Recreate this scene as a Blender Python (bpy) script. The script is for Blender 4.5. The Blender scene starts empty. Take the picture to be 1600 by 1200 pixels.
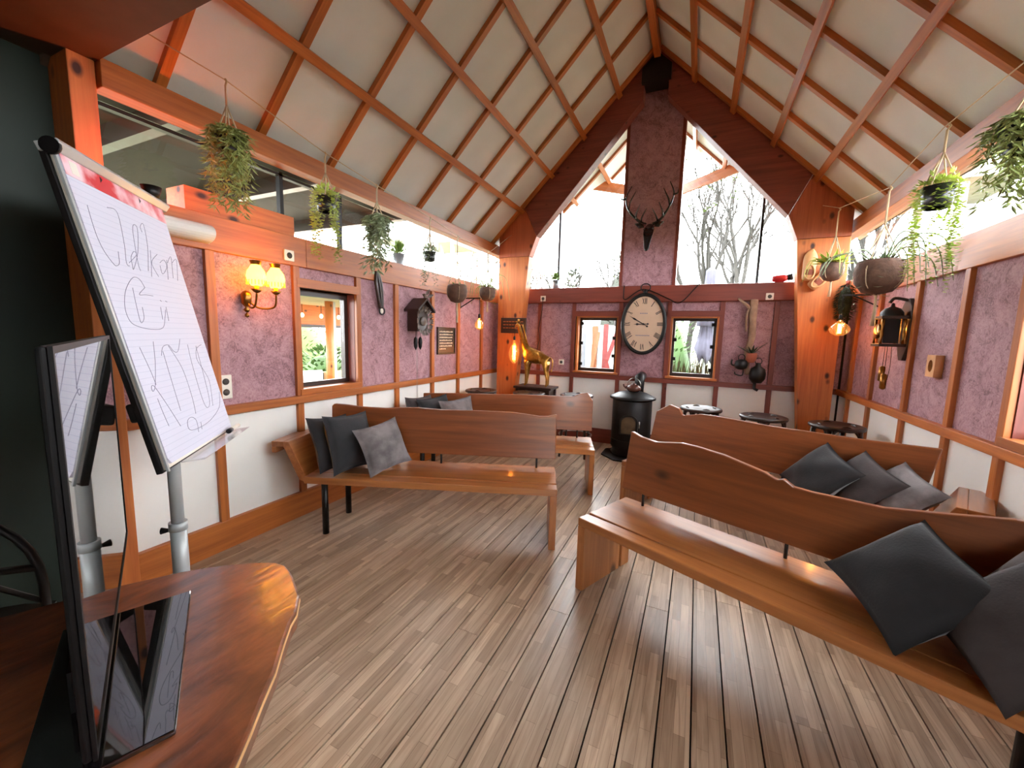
import bpy, math, random
from mathutils import Vector, Matrix
random.seed(7)
scene = bpy.context.scene
COL = scene.collection
R = math.radians

# ---------------------------------------------------------------- camera, sky, exposure
F_PX, YAW, PITCH, ROLL = 629.47, .4268, .1196, .0256
cd = bpy.data.cameras.new('camera'); cam = bpy.data.objects.new('camera', cd); COL.objects.link(cam)
cd.sensor_fit = 'HORIZONTAL'; cd.sensor_width = 36.0; cd.lens = F_PX / 1600 * 36.0
cd.clip_start = .03; cd.clip_end = 300
fwd = Vector((-math.sin(YAW)*math.cos(PITCH), math.cos(YAW)*math.cos(PITCH), -math.sin(PITCH)))
rt = Vector((math.cos(YAW), math.sin(YAW), 0)); up = rt.cross(fwd)
r2 = rt*math.cos(ROLL) + up*math.sin(ROLL); u2 = up*math.cos(ROLL) - rt*math.sin(ROLL)
cam.matrix_world = Matrix(((r2.x, u2.x, -fwd.x, 0), (r2.y, u2.y, -fwd.y, 0), (r2.z, u2.z, -fwd.z, 1.5), (0, 0, 0, 1)))
scene.camera = cam

world = bpy.data.worlds.new('sky'); scene.world = world; world.use_nodes = True
wn = world.node_tree.nodes; wl = world.node_tree.links; wn.clear()
wo = wn.new('ShaderNodeOutputWorld'); wb = wn.new('ShaderNodeBackground')
wb.inputs['Color'].default_value = (.93, .97, 1.0, 1); wb.inputs['Strength'].default_value = 3.6
wl.new(wb.outputs[0], wo.inputs[0])
scene.view_settings.view_transform = 'Standard'; scene.view_settings.look = 'None'
scene.view_settings.gamma = 1.0; scene.view_settings.use_curve_mapping = False
scene.view_settings.exposure = 2.72
scene.cycles.use_denoising = True
scene.cycles.max_bounces = 10; scene.cycles.diffuse_bounces = 6; scene.cycles.transparent_max_bounces = 24
scene.cycles.sample_clamp_indirect = 8.0

# ---------------------------------------------------------------- materials
MATS = {}
def srgb(r, g, b):
    f = lambda c: (c/255/12.92) if c/255 <= .04045 else ((c/255+.055)/1.055)**2.4
    return (f(r), f(g), f(b), 1)
def newmat(name):
    m = bpy.data.materials.new(name); m.use_nodes = True
    nt = m.node_tree; b = nt.nodes['Principled BSDF']; MATS[name] = m
    return m, nt, b
def nd(nt, kind, **kw):
    n = nt.nodes.new(kind)
    for k, v in kw.items():
        if k in n.inputs: n.inputs[k].default_value = v
        else: setattr(n, k, v)
    return n
def ramp(nt, stops):
    n = nt.nodes.new('ShaderNodeValToRGB'); e = n.color_ramp.elements
    while len(e) < len(stops): e.new(.5)
    for i, (p, c) in enumerate(stops): e[i].position = p; e[i].color = c
    return n
def plain(name, col, rough=.6, metal=0., var=0., nscale=8., bump=0., spec=.5, bscale=60., coat=0.):
    m, nt, b = newmat(name); L = nt.links
    b.inputs['Roughness'].default_value = rough; b.inputs['Metallic'].default_value = metal
    b.inputs['Specular IOR Level'].default_value = spec
    b.inputs['Coat Weight'].default_value = coat
    tc = nd(nt, 'ShaderNodeTexCoord')
    no = nd(nt, 'ShaderNodeTexNoise', Scale=nscale, Detail=4.)
    L.new(tc.outputs['Object'], no.inputs['Vector'])
    d = tuple(c*(1-var) for c in col[:3]) + (1,); l = tuple(min(1, c*(1+var)) for c in col[:3]) + (1,)
    rp = ramp(nt, [(.35, d), (.65, l)]); L.new(no.outputs['Fac'], rp.inputs['Fac']); L.new(rp.outputs['Color'], b.inputs['Base Color'])
    if bump:
        n2 = nd(nt, 'ShaderNodeTexNoise', Scale=bscale, Detail=3.); L.new(tc.outputs['Object'], n2.inputs['Vector'])
        bp = nd(nt, 'ShaderNodeBump', Strength=bump, Distance=.01); L.new(n2.outputs['Fac'], bp.inputs['Height']); L.new(bp.outputs['Normal'], b.inputs['Normal'])
    return m
def wood(name, dark, light, axis=0, rough=.45, along=.9, across=14., knots=0., kscale=2.2, var=.16, coat=0., bump=.15, knotcol=None):
    m, nt, b = newmat(name); L = nt.links
    b.inputs['Roughness'].default_value = rough; b.inputs['Coat Weight'].default_value = coat; b.inputs['Coat Roughness'].default_value = .12
    tc = nd(nt, 'ShaderNodeTexCoord'); oi = nd(nt, 'ShaderNodeObjectInfo')
    off = nd(nt, 'ShaderNodeVectorMath', operation='SCALE'); off.inputs[0].default_value = (7.3, 5.1, 9.7); L.new(oi.outputs['Random'], off.inputs['Scale'])
    add = nd(nt, 'ShaderNodeVectorMath', operation='ADD'); L.new(tc.outputs['Object'], add.inputs[0]); L.new(off.outputs[0], add.inputs[1])
    mp = nd(nt, 'ShaderNodeMapping'); sc = [across]*3; sc[axis] = along; mp.inputs['Scale'].default_value = sc; L.new(add.outputs[0], mp.inputs['Vector'])
    n1 = nd(nt, 'ShaderNodeTexNoise', Scale=1., Detail=6., Roughness=.6, Distortion=1.2); L.new(mp.outputs[0], n1.inputs['Vector'])
    mp2 = nd(nt, 'ShaderNodeMapping'); sc = [across*4.5]*3; sc[axis] = along*2.5; mp2.inputs['Scale'].default_value = sc; L.new(add.outputs[0], mp2.inputs['Vector'])
    n2 = nd(nt, 'ShaderNodeTexNoise', Scale=1., Detail=3.); L.new(mp2.outputs[0], n2.inputs['Vector'])
    mx = nd(nt, 'ShaderNodeMath', operation='MULTIPLY_ADD'); mx.inputs[1].default_value = .35; L.new(n2.outputs['Fac'], mx.inputs[0]); 
    s1 = nd(nt, 'ShaderNodeMath', operation='MULTIPLY'); s1.inputs[1].default_value = .65; L.new(n1.outputs['Fac'], s1.inputs[0]); L.new(s1.outputs[0], mx.inputs[2])
    rp = ramp(nt, [(.32, dark), (.66, light)]); L.new(mx.outputs[0], rp.inputs['Fac'])
    hv = nd(nt, 'ShaderNodeHueSaturation'); L.new(rp.outputs['Color'], hv.inputs['Color'])
    mr = nd(nt, 'ShaderNodeMapRange'); mr.inputs['To Min'].default_value = 1-var; mr.inputs['To Max'].default_value = 1+var; L.new(oi.outputs['Random'], mr.inputs['Value']); L.new(mr.outputs[0], hv.inputs['Value'])
    out = hv.outputs['Color']
    if knots:
        mp3 = nd(nt, 'ShaderNodeMapping'); sc = [kscale]*3; sc[axis] = kscale*.6; mp3.inputs['Scale'].default_value = sc; L.new(add.outputs[0], mp3.inputs['Vector'])
        vo = nd(nt, 'ShaderNodeTexVoronoi', Scale=1.); L.new(mp3.outputs[0], vo.inputs['Vector'])
        kr = ramp(nt, [(knots*.45, (1, 1, 1, 1)), (knots, (0, 0, 0, 1))]); L.new(vo.outputs['Distance'], kr.inputs['Fac'])
        mc = nd(nt, 'ShaderNodeMix', data_type='RGBA'); L.new(kr.outputs['Color'], mc.inputs[0]); L.new(out, mc.inputs[6]); mc.inputs[7].default_value = knotcol or tuple(c*.25 for c in dark[:3]) + (1,)
        out = mc.outputs[2]
    L.new(out, b.inputs['Base Color'])
    bp = nd(nt, 'ShaderNodeBump', Strength=bump, Distance=.004); L.new(mx.outputs[0], bp.inputs['Height']); L.new(bp.outputs['Normal'], b.inputs['Normal'])
    if bump > .4: L.new(bp.outputs['Normal'], b.inputs['Coat Normal'])
    return m
def glow(name, col, strength):
    m, nt, b = newmat(name); b.inputs['Base Color'].default_value = col
    b.inputs['Emission Color'].default_value = col; b.inputs['Emission Strength'].default_value = strength
    return m
def clear_glass(name, tint=(1, 1, 1, 1), rough=0., ior=1.45, gloss=(1, 1, 1, 1), mixmin=0.):
    m, nt, b = newmat(name); L = nt.links; nt.nodes.remove(b); o = nt.nodes['Material Output']
    t = nd(nt, 'ShaderNodeBsdfTransparent'); t.inputs['Color'].default_value = tint
    g = nd(nt, 'ShaderNodeBsdfGlossy'); g.inputs['Roughness'].default_value = rough; g.inputs['Color'].default_value = gloss
    mx = nd(nt, 'ShaderNodeMixShader')
    lw = nd(nt, 'ShaderNodeLayerWeight', Blend=.5); pw = nd(nt, 'ShaderNodeMath', operation='POWER'); pw.inputs[1].default_value = 5.; L.new(lw.outputs['Facing'], pw.inputs[0])
    f0 = ((ior-1)/(ior+1))**2; ma = nd(nt, 'ShaderNodeMath', operation='MULTIPLY_ADD'); ma.inputs[1].default_value = 1-f0; ma.inputs[2].default_value = f0; L.new(pw.outputs[0], ma.inputs[0])
    ad = nd(nt, 'ShaderNodeMath', operation='MAXIMUM'); ad.inputs[1].default_value = mixmin; L.new(ma.outputs[0], ad.inputs[0]); L.new(ad.outputs[0], mx.inputs[0])
    L.new(t.outputs[0], mx.inputs[1]); L.new(g.outputs[0], mx.inputs[2]); L.new(mx.outputs[0], o.inputs['Surface'])
    return m
def mottled(name, a, b_, c):
    m, nt, b = newmat(name); L = nt.links; b.inputs['Roughness'].default_value = .72
    tc = nd(nt, 'ShaderNodeTexCoord'); oi = nd(nt, 'ShaderNodeObjectInfo')
    off = nd(nt, 'ShaderNodeVectorMath', operation='SCALE'); off.inputs[0].default_value = (13., 17., 11.); L.new(oi.outputs['Random'], off.inputs['Scale'])
    add = nd(nt, 'ShaderNodeVectorMath', operation='ADD'); L.new(tc.outputs['Object'], add.inputs[0]); L.new(off.outputs[0], add.inputs[1])
    n1 = nd(nt, 'ShaderNodeTexNoise', Scale=5., Detail=8., Roughness=.7, Distortion=1.8); L.new(add.outputs[0], n1.inputs['Vector'])
    n2 = nd(nt, 'ShaderNodeTexNoise', Scale=24., Detail=5., Distortion=3.5); L.new(add.outputs[0], n2.inputs['Vector'])
    mu = nd(nt, 'ShaderNodeMix', data_type='FLOAT'); mu.inputs[0].default_value = .45; L.new(n1.outputs['Fac'], mu.inputs[2]); L.new(n2.outputs['Fac'], mu.inputs[3])
    rp = ramp(nt, [(.38, a), (.5, b_), (.62, c)]); L.new(mu.outputs[0], rp.inputs['Fac']); L.new(rp.outputs['Color'], b.inputs['Base Color'])
    bp = nd(nt, 'ShaderNodeBump', Strength=.25, Distance=.005); L.new(mu.outputs[0], bp.inputs['Height']); L.new(bp.outputs['Normal'], b.inputs['Normal'])
    return m
TD, TL = srgb(142, 74, 28), srgb(190, 110, 48)
for i, ax in enumerate('xyz'):
    wood('trim_'+ax, TD, TL, i, rough=.42)
    wood('seatwood_'+ax, srgb(138, 80, 40), srgb(186, 120, 66), i, rough=.3, along=.7, across=9., knots=.12, kscale=3.0, coat=.4)
    wood('bench_'+ax, srgb(102, 52, 25), srgb(146, 82, 42), i, rough=.34, along=.7, across=9., knots=.13, kscale=3.0, coat=.35)
    wood('pine_'+ax, srgb(170, 88, 38), srgb(206, 122, 58), i, rough=.5, knots=.2, kscale=7., var=.06, knotcol=srgb(60, 22, 10))
    wood('redwood_'+ax, srgb(104, 44, 34), srgb(134, 62, 46), i, rough=.45, knots=.08, kscale=6., var=.05, knotcol=srgb(70, 25, 15))
    wood('kneewood_'+ax, srgb(140, 66, 40), srgb(176, 94, 58), i, rough=.5, knots=.2, kscale=7., var=.06, knotcol=srgb(70, 26, 12))  # pine of the frame knees, partial shade mixed into its colour
    wood('stained_'+ax, srgb(110, 52, 44), srgb(142, 74, 60), i, rough=.5, knots=.12, kscale=6., var=.06, knotcol=srgb(60, 22, 14))  # pine of the frame rafters, their backlit shade painted into the colour
    wood('darkwood_'+ax, srgb(30, 17, 12), srgb(54, 31, 21), i, rough=.4, coat=.2)
mottled('mauve', srgb(122, 86, 94), srgb(166, 124, 132), srgb(182, 144, 149))
plain('cream', srgb(234, 232, 226), .5, var=.03, nscale=2.)
plain('panel_white', srgb(212, 216, 216), .8, var=.05, nscale=2.5, bump=.05)
plain('terrace_dark', srgb(38, 32, 28), .8, var=.1)
plain('soffit_dark', srgb(74, 58, 44), .75, var=.1)
plain('green_paint', srgb(14, 32, 22), .6, var=.15, nscale=1.5)
plain('black_metal', srgb(22, 21, 21), .42, metal=.3, var=.1)
plain('black_plastic', srgb(9, 9, 10), .5, var=.05, spec=.25)
plain('steel', srgb(150, 148, 144), .28, metal=1., var=.05)
plain('brass', srgb(150, 104, 52), .3, metal=1., var=.15)
plain('gold', srgb(178, 132, 62), .28, metal=1., var=.2, nscale=30., bump=.3)
plain('iron', srgb(34, 34, 35), .45, metal=.5, var=.12, bump=.1)
plain('white_plastic', srgb(226, 220, 208), .4, var=.01)
plain('dark_gap', srgb(28, 18, 14), .8, var=.1)
clear_glass('window_glass')

def planks_mat():
    m, nt, b = newmat('oak_floor'); L = nt.links
    tc = nd(nt, 'ShaderNodeTexCoord'); oi = nd(nt, 'ShaderNodeObjectInfo')
    off = nd(nt, 'ShaderNodeVectorMath', operation='SCALE'); off.inputs[0].default_value = (0., 37.7, 3.1); L.new(oi.outputs['Random'], off.inputs['Scale'])
    add = nd(nt, 'ShaderNodeVectorMath', operation='ADD'); L.new(tc.outputs['Object'], add.inputs[0]); L.new(off.outputs[0], add.inputs[1])
    sw = nd(nt, 'ShaderNodeMapping'); sw.inputs['Rotation'].default_value = (0, 0, R(90)); L.new(add.outputs[0], sw.inputs['Vector'])
    br = nd(nt, 'ShaderNodeTexBrick'); L.new(sw.outputs[0], br.inputs['Vector'])
    br.inputs['Scale'].default_value = 1.; br.inputs['Brick Width'].default_value = .42; br.inputs['Row Height'].default_value = .0407
    br.inputs['Mortar Size'].default_value = .0006; br.inputs['Mortar Smooth'].default_value = .2; br.offset = .37
    br.inputs['Color1'].default_value = srgb(160, 134, 110); br.inputs['Color2'].default_value = srgb(200, 173, 146); br.inputs['Mortar'].default_value = srgb(112, 86, 66)
    mp = nd(nt, 'ShaderNodeMapping'); mp.inputs['Scale'].default_value = (34., 2.2, 10.); L.new(add.outputs[0], mp.inputs['Vector'])
    n1 = nd(nt, 'ShaderNodeTexNoise', Scale=1., Detail=6., Distortion=1.6); L.new(mp.outputs[0], n1.inputs['Vector'])
    rp = ramp(nt, [(.3, (.68, .63, .59, 1)), (.6, (1, 1, 1, 1))]); L.new(n1.outputs['Fac'], rp.inputs['Fac'])
    mu = nd(nt, 'ShaderNodeMix', data_type='RGBA', blend_type='MULTIPLY'); mu.inputs[0].default_value = 1.; L.new(br.outputs['Color'], mu.inputs[6]); L.new(rp.outputs['Color'], mu.inputs[7])
    hv = nd(nt, 'ShaderNodeHueSaturation'); L.new(mu.outputs[2], hv.inputs['Color'])
    mr = nd(nt, 'ShaderNodeMapRange'); mr.inputs['To Min'].default_value = .9; mr.inputs['To Max'].default_value = 1.08; L.new(oi.outputs['Random'], mr.inputs['Value']); L.new(mr.outputs[0], hv.inputs['Value'])
    L.new(hv.outputs['Color'], b.inputs['Base Color'])
    rr = nd(nt, 'ShaderNodeMapRange'); rr.inputs['To Min'].default_value = .24; rr.inputs['To Max'].default_value = .46; L.new(n1.outputs['Fac'], rr.inputs['Value']); L.new(rr.outputs[0], b.inputs['Roughness'])
    bp = nd(nt, 'ShaderNodeBump', Strength=.2, Distance=.003); L.new(n1.outputs['Fac'], bp.inputs['Height']); L.new(bp.outputs['Normal'], b.inputs['Normal'])
planks_mat()

# ---------------------------------------------------------------- mesh helpers
class MB:
    def __init__(s): s.v = []; s.f = []; s.sm = []
    def add(s, vs, fs, smooth=False, M=None):
        o = len(s.v); s.v += [tuple(M @ Vector(p)) if M else tuple(p) for p in vs]
        s.f += [tuple(i+o for i in f) for f in fs]; s.sm += [smooth]*len(fs); return s
    def box(s, a, b, M=None):
        x0, x1 = sorted((a[0], b[0])); y0, y1 = sorted((a[1], b[1])); z0, z1 = sorted((a[2], b[2]))
        vs = [(x0,y0,z0),(x1,y0,z0),(x1,y1,z0),(x0,y1,z0),(x0,y0,z1),(x1,y0,z1),(x1,y1,z1),(x0,y1,z1)]
        return s.add(vs, [(0,3,2,1),(4,5,6,7),(0,1,5,4),(1,2,6,5),(2,3,7,6),(3,0,4,7)], M=M)
    def prism(s, poly, axis, d0, d1, M=None, smooth=False):
        # poly: 2D points in the two remaining axes (x,y,z order), extruded along axis
        n = len(poly)
        def p3(p, d):
            return {0: (d, p[0], p[1]), 1: (p[0], d, p[1]), 2: (p[0], p[1], d)}[axis]
        vs = [p3(p, d0) for p in poly] + [p3(p, d1) for p in poly]
        fs = [tuple(range(n)), tuple(range(2*n-1, n-1, -1))]
        o = len(s.v); s.add(vs, fs, M=M)
        s.f += [((i+1) % n + o, i + o, i+n+o, (i+1) % n + n + o) for i in range(n)]; s.sm += [smooth]*n
        return s
    def tube(s, pts, r, n=8, cap=True, closed=False, M=None):
        pts = [Vector(p) for p in pts]; k = len(pts); rs = r if isinstance(r, (list, tuple)) else [r]*k
        vs = []; prev = None
        for i, p in enumerate(pts):
            if closed: t = pts[(i+1) % k] - pts[i-1]
            else: t = pts[min(i+1, k-1)] - pts[max(i-1, 0)]
            if t.length < 1e-9: t = Vector((0, 0, 1))
            t.normalize()
            if prev is None:
                a = Vector((0, 0, 1)) if abs(t.z) < .9 else Vector((1, 0, 0)); e1 = t.cross(a).normalized()
            else:
                e1 = prev - t*prev.dot(t)
                e1 = e1.normalized() if e1.length > 1e-6 else t.orthogonal().normalized()
            prev = e1; e2 = t.cross(e1)
            vs += [p + (e1*math.cos(2*math.pi*j/n) + e2*math.sin(2*math.pi*j/n))*rs[i] for j in range(n)]
        fs = []
        for i in range(k if closed else k-1):
            a = i*n; b = ((i+1) % k)*n
            fs += [(a+j, a+(j+1) % n, b+(j+1) % n, b+j) for j in range(n)]
        s.add(vs, fs, True, M)
        if cap and not closed:
            o = len(s.v) - len(vs)
            s.f += [tuple(o+j for j in range(n-1, -1, -1)), tuple(o+(k-1)*n+j for j in range(n))]; s.sm += [False]*2
        return s
    def lathe(s, prof, n=20, M=None, sx=1., sy=1., cap=True):
        vs = []
        for r, z in prof: vs += [(r*sx*math.cos(2*math.pi*j/n), r*sy*math.sin(2*math.pi*j/n), z) for j in range(n)]
        fs = []
        for i in range(len(prof)-1): fs += [(i*n+j, i*n+(j+1) % n, (i+1)*n+(j+1) % n, (i+1)*n+j) for j in range(n)]
        s.add(vs, fs, True, M)
        if cap:
            o = len(s.v) - len(vs); k = len(prof)
            s.f += [tuple(o+j for j in range(n-1, -1, -1)), tuple(o+(k-1)*n+j for j in range(n))]; s.sm += [False]*2
        return s
    def ball(s, c, r, n=12, m=8, M=None):
        rx, ry, rz = r if isinstance(r, (list, tuple)) else (r, r, r)
        vs = [(c[0], c[1], c[2]-rz)]
        for i in range(1, m):
            t = math.pi*i/m
            vs += [(c[0]+rx*math.sin(t)*math.cos(2*math.pi*j/n), c[1]+ry*math.sin(t)*math.sin(2*math.pi*j/n), c[2]-rz*math.cos(t)) for j in range(n)]
        vs.append((c[0], c[1], c[2]+rz)); L = len(vs)-1
        fs = [(0, 1+(j+1) % n, 1+j) for j in range(n)]
        for i in range(m-2): fs += [(1+i*n+j, 1+i*n+(j+1) % n, 1+(i+1)*n+(j+1) % n, 1+(i+1)*n+j) for j in range(n)]
        fs += [(1+(m-2)*n+j, 1+(m-2)*n+(j+1) % n, L) for j in range(n)]
        return s.add(vs, fs, True, M)
    def mesh(s, name):
        me = bpy.data.meshes.new(name); me.from_pydata(s.v, [], s.f); me.validate()
        if len(me.polygons) == len(s.sm): me.polygons.foreach_set('use_smooth', s.sm)
        me.update(); return me
    def build(s, name, mat, parent=None, loc=None, bevel=0., rot=None, label=None, solid=True):
        me = s.mesh(name)
        if solid:
            import bmesh
            bm = bmesh.new(); bm.from_mesh(me); bmesh.ops.recalc_face_normals(bm, faces=bm.faces); bm.to_mesh(me); bm.free()
        return link(name, me, mat, parent, loc, bevel, rot, label)
def link(name, me, mat, parent=None, loc=None, bevel=0., rot=None, label=None):
    o = bpy.data.objects.new(name, me); COL.objects.link(o)
    if mat and not me.materials: me.materials.append(MATS[mat])
    if parent: o.parent = parent
    if loc: o.location = loc
    if rot: o.rotation_euler = rot
    if bevel:
        b = o.modifiers.new('edge', 'BEVEL'); b.width = bevel; b.segments = 2; b.limit_method = 'ANGLE'; b.angle_limit = R(40)
    if label: o['label'] = label
    return o
def bx(name, a, b, mat, parent=None, bevel=0., label=None):
    # box with its origin at its own centre so that grain and tint follow the piece
    c = [(p+q)/2 for p, q in zip(a, b)]; h = [abs(p-q)/2 for p, q in zip(a, b)]
    return MB().box([-v for v in h], h).build(name, mat, parent, c, bevel, label=label)
def thing(name, label=None, cat=None, loc=(0, 0, 0), rot=None, group=None, kind=None):
    o = bpy.data.objects.new(name, None); COL.objects.link(o); o.location = loc; o.empty_display_size = .1
    if rot is not None: o.rotation_euler = rot if isinstance(rot, (tuple, list)) else (0, 0, rot)
    return tag(o, label, cat, group, kind)
def tag(o, label=None, cat=None, group=None, kind=None):
    if label: o['label'] = label
    if cat: o['category'] = cat
    if group: o['group'] = group
    if kind: o['kind'] = kind
    return o
def copy_tree(o, parent=None):
    c = o.copy(); COL.objects.link(c)
    if parent: c.parent = parent
    for ch in list(o.children): copy_tree(ch, c)
    return c
def place(c, xdir, zdir):
    # matrix with local x near xdir and local z = zdir
    z = Vector(zdir).normalized(); x = Vector(xdir); x = (x - z*x.dot(z)).normalized(); y = z.cross(x)
    return Matrix(((x.x, y.x, z.x, c[0]), (x.y, y.y, z.y, c[1]), (x.z, y.z, z.z, c[2]), (0, 0, 0, 1)))
# ---------------------------------------------------------------- the room
XC, ZR, SL, HW = -.667, 4.858, .9845, 2.094
TH = math.atan(SL); CT, ST = math.cos(TH), math.sin(TH)
YF = 5.70
def sx(s, dx): return XC + s*dx
def sbox(name, s, d0, d1, y0, y1, z0, z1, mat, parent, bevel=0., label=None):
    return bx(name, (sx(s, d0), y0, z0), (sx(s, d1), y1, z1), mat, parent, bevel, label)

# floor
floor = thing('floor', 'floor of narrow grey-brown oak planks with dark joints', kind='structure')
bx('subfloor', (-3.05, -2.2, -.09), (1.75, 5.9, -.022), 'dark_gap', floor)
plank_meshes = {}
k0 = int((-2.95-.085)/.122) - 1
for k in range(k0, 14):
    x0 = .085 + .122*k
    if x0 + .122 < -2.96 or x0 > 1.6: continue
    y = -2.05 - random.random()*2.2
    while y < 5.72:
        ln = random.choice((2.2, 2.6, 3.0)); ya, yb = max(y, -2.05), min(y+ln, 5.74); y += ln
        if yb - ya < .1: continue
        key = round(yb-ya, 2)
        if key not in plank_meshes:
            me = MB().box((-.0577, -key/2+.0008, -.02), (.0577, key/2-.0008, 0)).mesh('plank'); me.materials.append(MATS['oak_floor']); plank_meshes[key] = me
        link('plank', plank_meshes[key], None, floor, (x0+.061, (ya+yb)/2, -.0012*random.random()))

# ceiling: panels, rafters across, purlins along, and the roof above them
ceiling = thing('ceiling', 'steep pitched ceiling of pale panels under a grid of wooden battens', kind='structure')
def slope_matrix(s, d, y, n):
    # local x down the slope, local z up out of the room
    return Matrix(((s*CT, 0, s*ST, XC + s*CT*d + s*ST*n), (0, s, 0, y), (-ST, 0, CT, ZR - ST*d + CT*n), (0, 0, 0, 1)))
SLEN = HW/CT
def on_slope(name, s, d0, d1, y0, y1, n0, n1, mat, bevel=0., shared=None):
    hd, hy = (d1-d0)/2, (y1-y0)/2
    if shared: me = shared
    else: me = MB().box((-hd, -hy, n0), (hd, hy, n1)).mesh(name); me.materials.append(MATS[mat])
    o = link(name, me, None, ceiling, bevel=bevel); o.matrix_world = slope_matrix(s, (d0+d1)/2, (y0+y1)/2, 0)
    return o
rafter_y = [1.352 + .568*k for k in range(8)]
ybands = [1.08] + rafter_y + [YF+.06]
pm = {}
for s in (-1, 1):
    for b in range(5):
        for ya, yb in zip(ybands[:-1], ybands[1:]):
            w = SLEN/5 + (.19 if b == 4 else 0); key = (round(w, 3), round(yb-ya, 3))
            if key not in pm:
                me = MB().box((-w/2+.002, -(yb-ya)/2+.002, .05), (w/2-.002, (yb-ya)/2-.002, .075)).mesh('ceiling_panel'); me.materials.append(MATS['panel_white']); pm[key] = me
            d0 = SLEN/5*b; on_slope('ceiling_panel', s, d0, d0+w, ya, yb, 0, 0, None, shared=pm[key])
    for y in rafter_y: on_slope('rafter', s, .02, SLEN+.02, y-.024, y+.024, .012, .052, 'trim_x')
    for b in range(1, 5):
        d = SLEN/5*b; on_slope('purlin', s, d-.03, d+.03, 1.08, 5.38, -.014, .014, 'trim_y')
    # outside: prow-shaped overhang with the same battens
    yend = lambda dx: 7.75 - .9*dx
    dmax = 2.24
    n = 10; poly = [(0, YF+.06)] + [(dmax/CT, YF+.06)] + [(dmax/CT, max(yend(dmax), YF+.3)), (1.9/CT, yend(1.9)), (0, yend(0))]
    m = MB(); m.prism([(p[0], s*(p[1]-YF)) for p in poly], 2, .05, .075); o = m.build('overhang_panel', 'panel_white', ceiling); o.matrix_world = slope_matrix(s, 0, YF, 0)
    for k in range(8, 12):
        y = 1.352 + .568*k
        dm = min((7.75-y)/.9, 2.3)
        if dm > .1: on_slope('rafter', s, .02, dm/CT, y-.024, y+.024, .012, .052, 'trim_x')
    for b in range(1, 5):
        d = SLEN/5*b; on_slope('purlin', s, d-.03, d+.03, YF+.12, yend(d*CT), -.014, .014, 'trim_y')
    a, b_ = Vector((sx(s, 0), yend(0), ZR)), Vector((sx(s, 1.9), yend(1.9), ZR-SL*1.9))
    dv = (b_-a); mm = place((a+b_)/2, dv, Vector((0, 0, 1)))
    o = MB().box((-dv.length/2, -.02, -.03), (dv.length/2, .02, .12)).build('fascia', 'trim_x', ceiling); o.matrix_world = mm
    # weatherproof deck over everything
    m = MB(); poly = [(-.05, .95), (dmax/CT, .95), (dmax/CT, max(yend(dmax), YF+.3)), (1.9/CT, yend(1.9)), (-.05, yend(0))]
    m.prism([(p[0], s*(p[1]-YF)) for p in poly], 2, .085, .14); o = m.build('roof_deck', 'soffit_dark', ceiling); o.matrix_world = slope_matrix(s, 0, YF, 0)
    # eave beam
    sbox('eave_beam', s, 2.05, 2.16, 1.08, 6.3, 2.65, 2.785, 'trim_y', ceiling, .004)
bx('ridge_beam', (XC-.035, 1.08, ZR-.09), (XC+.035, 7.6, ZR+.03), 'trim_y', ceiling)
bx('ridge_cap', (XC-.07, .95, ZR+.085), (XC+.07, 7.72, ZR+.28), 'soffit_dark', ceiling)
# lowered dark ceiling over the near end and the gable infill above it
bx('soffit', (-3.05, -2.2, 2.77), (1.75, 1.08, 2.83), 'soffit_dark', ceiling)
MB().prism([(XC-2.4, 2.83), (XC+2.4, 2.83), (XC, ZR+.05)], 1, 1.0, 1.06).build('gable_infill', 'soffit_dark', ceiling)

# side walls
def side_wall(s, name, studs, ystart, label, wy):
    w = thing(name, label, kind='structure')
    w0, w1, wz0, wz1 = wy[0], wy[1], 1.03, 1.83
    sbox('backing', s, 2.195, 2.36, ystart, w0, 0, 1.985, 'dark_gap', w); sbox('backing', s, 2.195, 2.36, w1, 5.9, 0, 1.985, 'dark_gap', w)
    sbox('backing', s, 2.195, 2.36, w0, w1, 0, wz0, 'dark_gap', w); sbox('backing', s, 2.195, 2.36, w0, w1, wz1, 1.985, 'dark_gap', w)
    cuts = [ystart] + studs + [5.72]
    for a, b in zip(cuts[:-1], cuts[1:]):
        if abs((a+b)/2 - (w0+w1)/2) < .15:
            sbox('wall_panel', s, 2.186, 2.195, a, b, 1.9, 1.985, 'mauve', w)
        else: sbox('wall_panel', s, 2.186, 2.195, a, b, .985, 1.985, 'mauve', w)
        sbox('lower_panel', s, 2.184, 2.195, a, b, .2, .93, 'cream', w)
    for y in studs:
        sbox('stud', s, 2.158, 2.19, y-.027, y+.027, .985, 1.985, 'trim_z', w, .003); sbox('stud', s, 2.158, 2.19, y-.027, y+.027, .19, .93, 'trim_z', w, .003)
    sbox('rail', s, 2.14, 2.195, ystart, 5.72, .925, .985, 'trim_y', w, .004)
    sbox('baseboard', s, 2.152, 2.195, ystart, 5.72, 0, .2, 'trim_y', w, .003)
    ys = [ystart, 2.268, 5.72] if s < 0 else [ystart, 1.9, 5.72]
    for a, b in zip(ys[:-1], ys[1:]): sbox('wall_beam', s, 2.153, 2.38, a+.0015, b-.0015, 1.985, 2.2, 'trim_y', w, .003)
    return w
LST = [1.575, 2.18, 2.805, 3.32, 3.945, 4.51, 5.135]
RST = [1.05, 1.62, 2.2, 2.985, 3.50, 4.12, 4.815, 5.37]
wall_left = side_wall(-1, 'wall_left', LST, 1.07, 'side wall of mauve and white panels between wooden battens, with wall lamp and cuckoo clock', (2.21, 2.78))
wall_right = side_wall(1, 'wall_right', RST, -2.2, 'side wall of mauve and white panels between wooden battens, with lantern clock', (2.23, 2.955))
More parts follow.
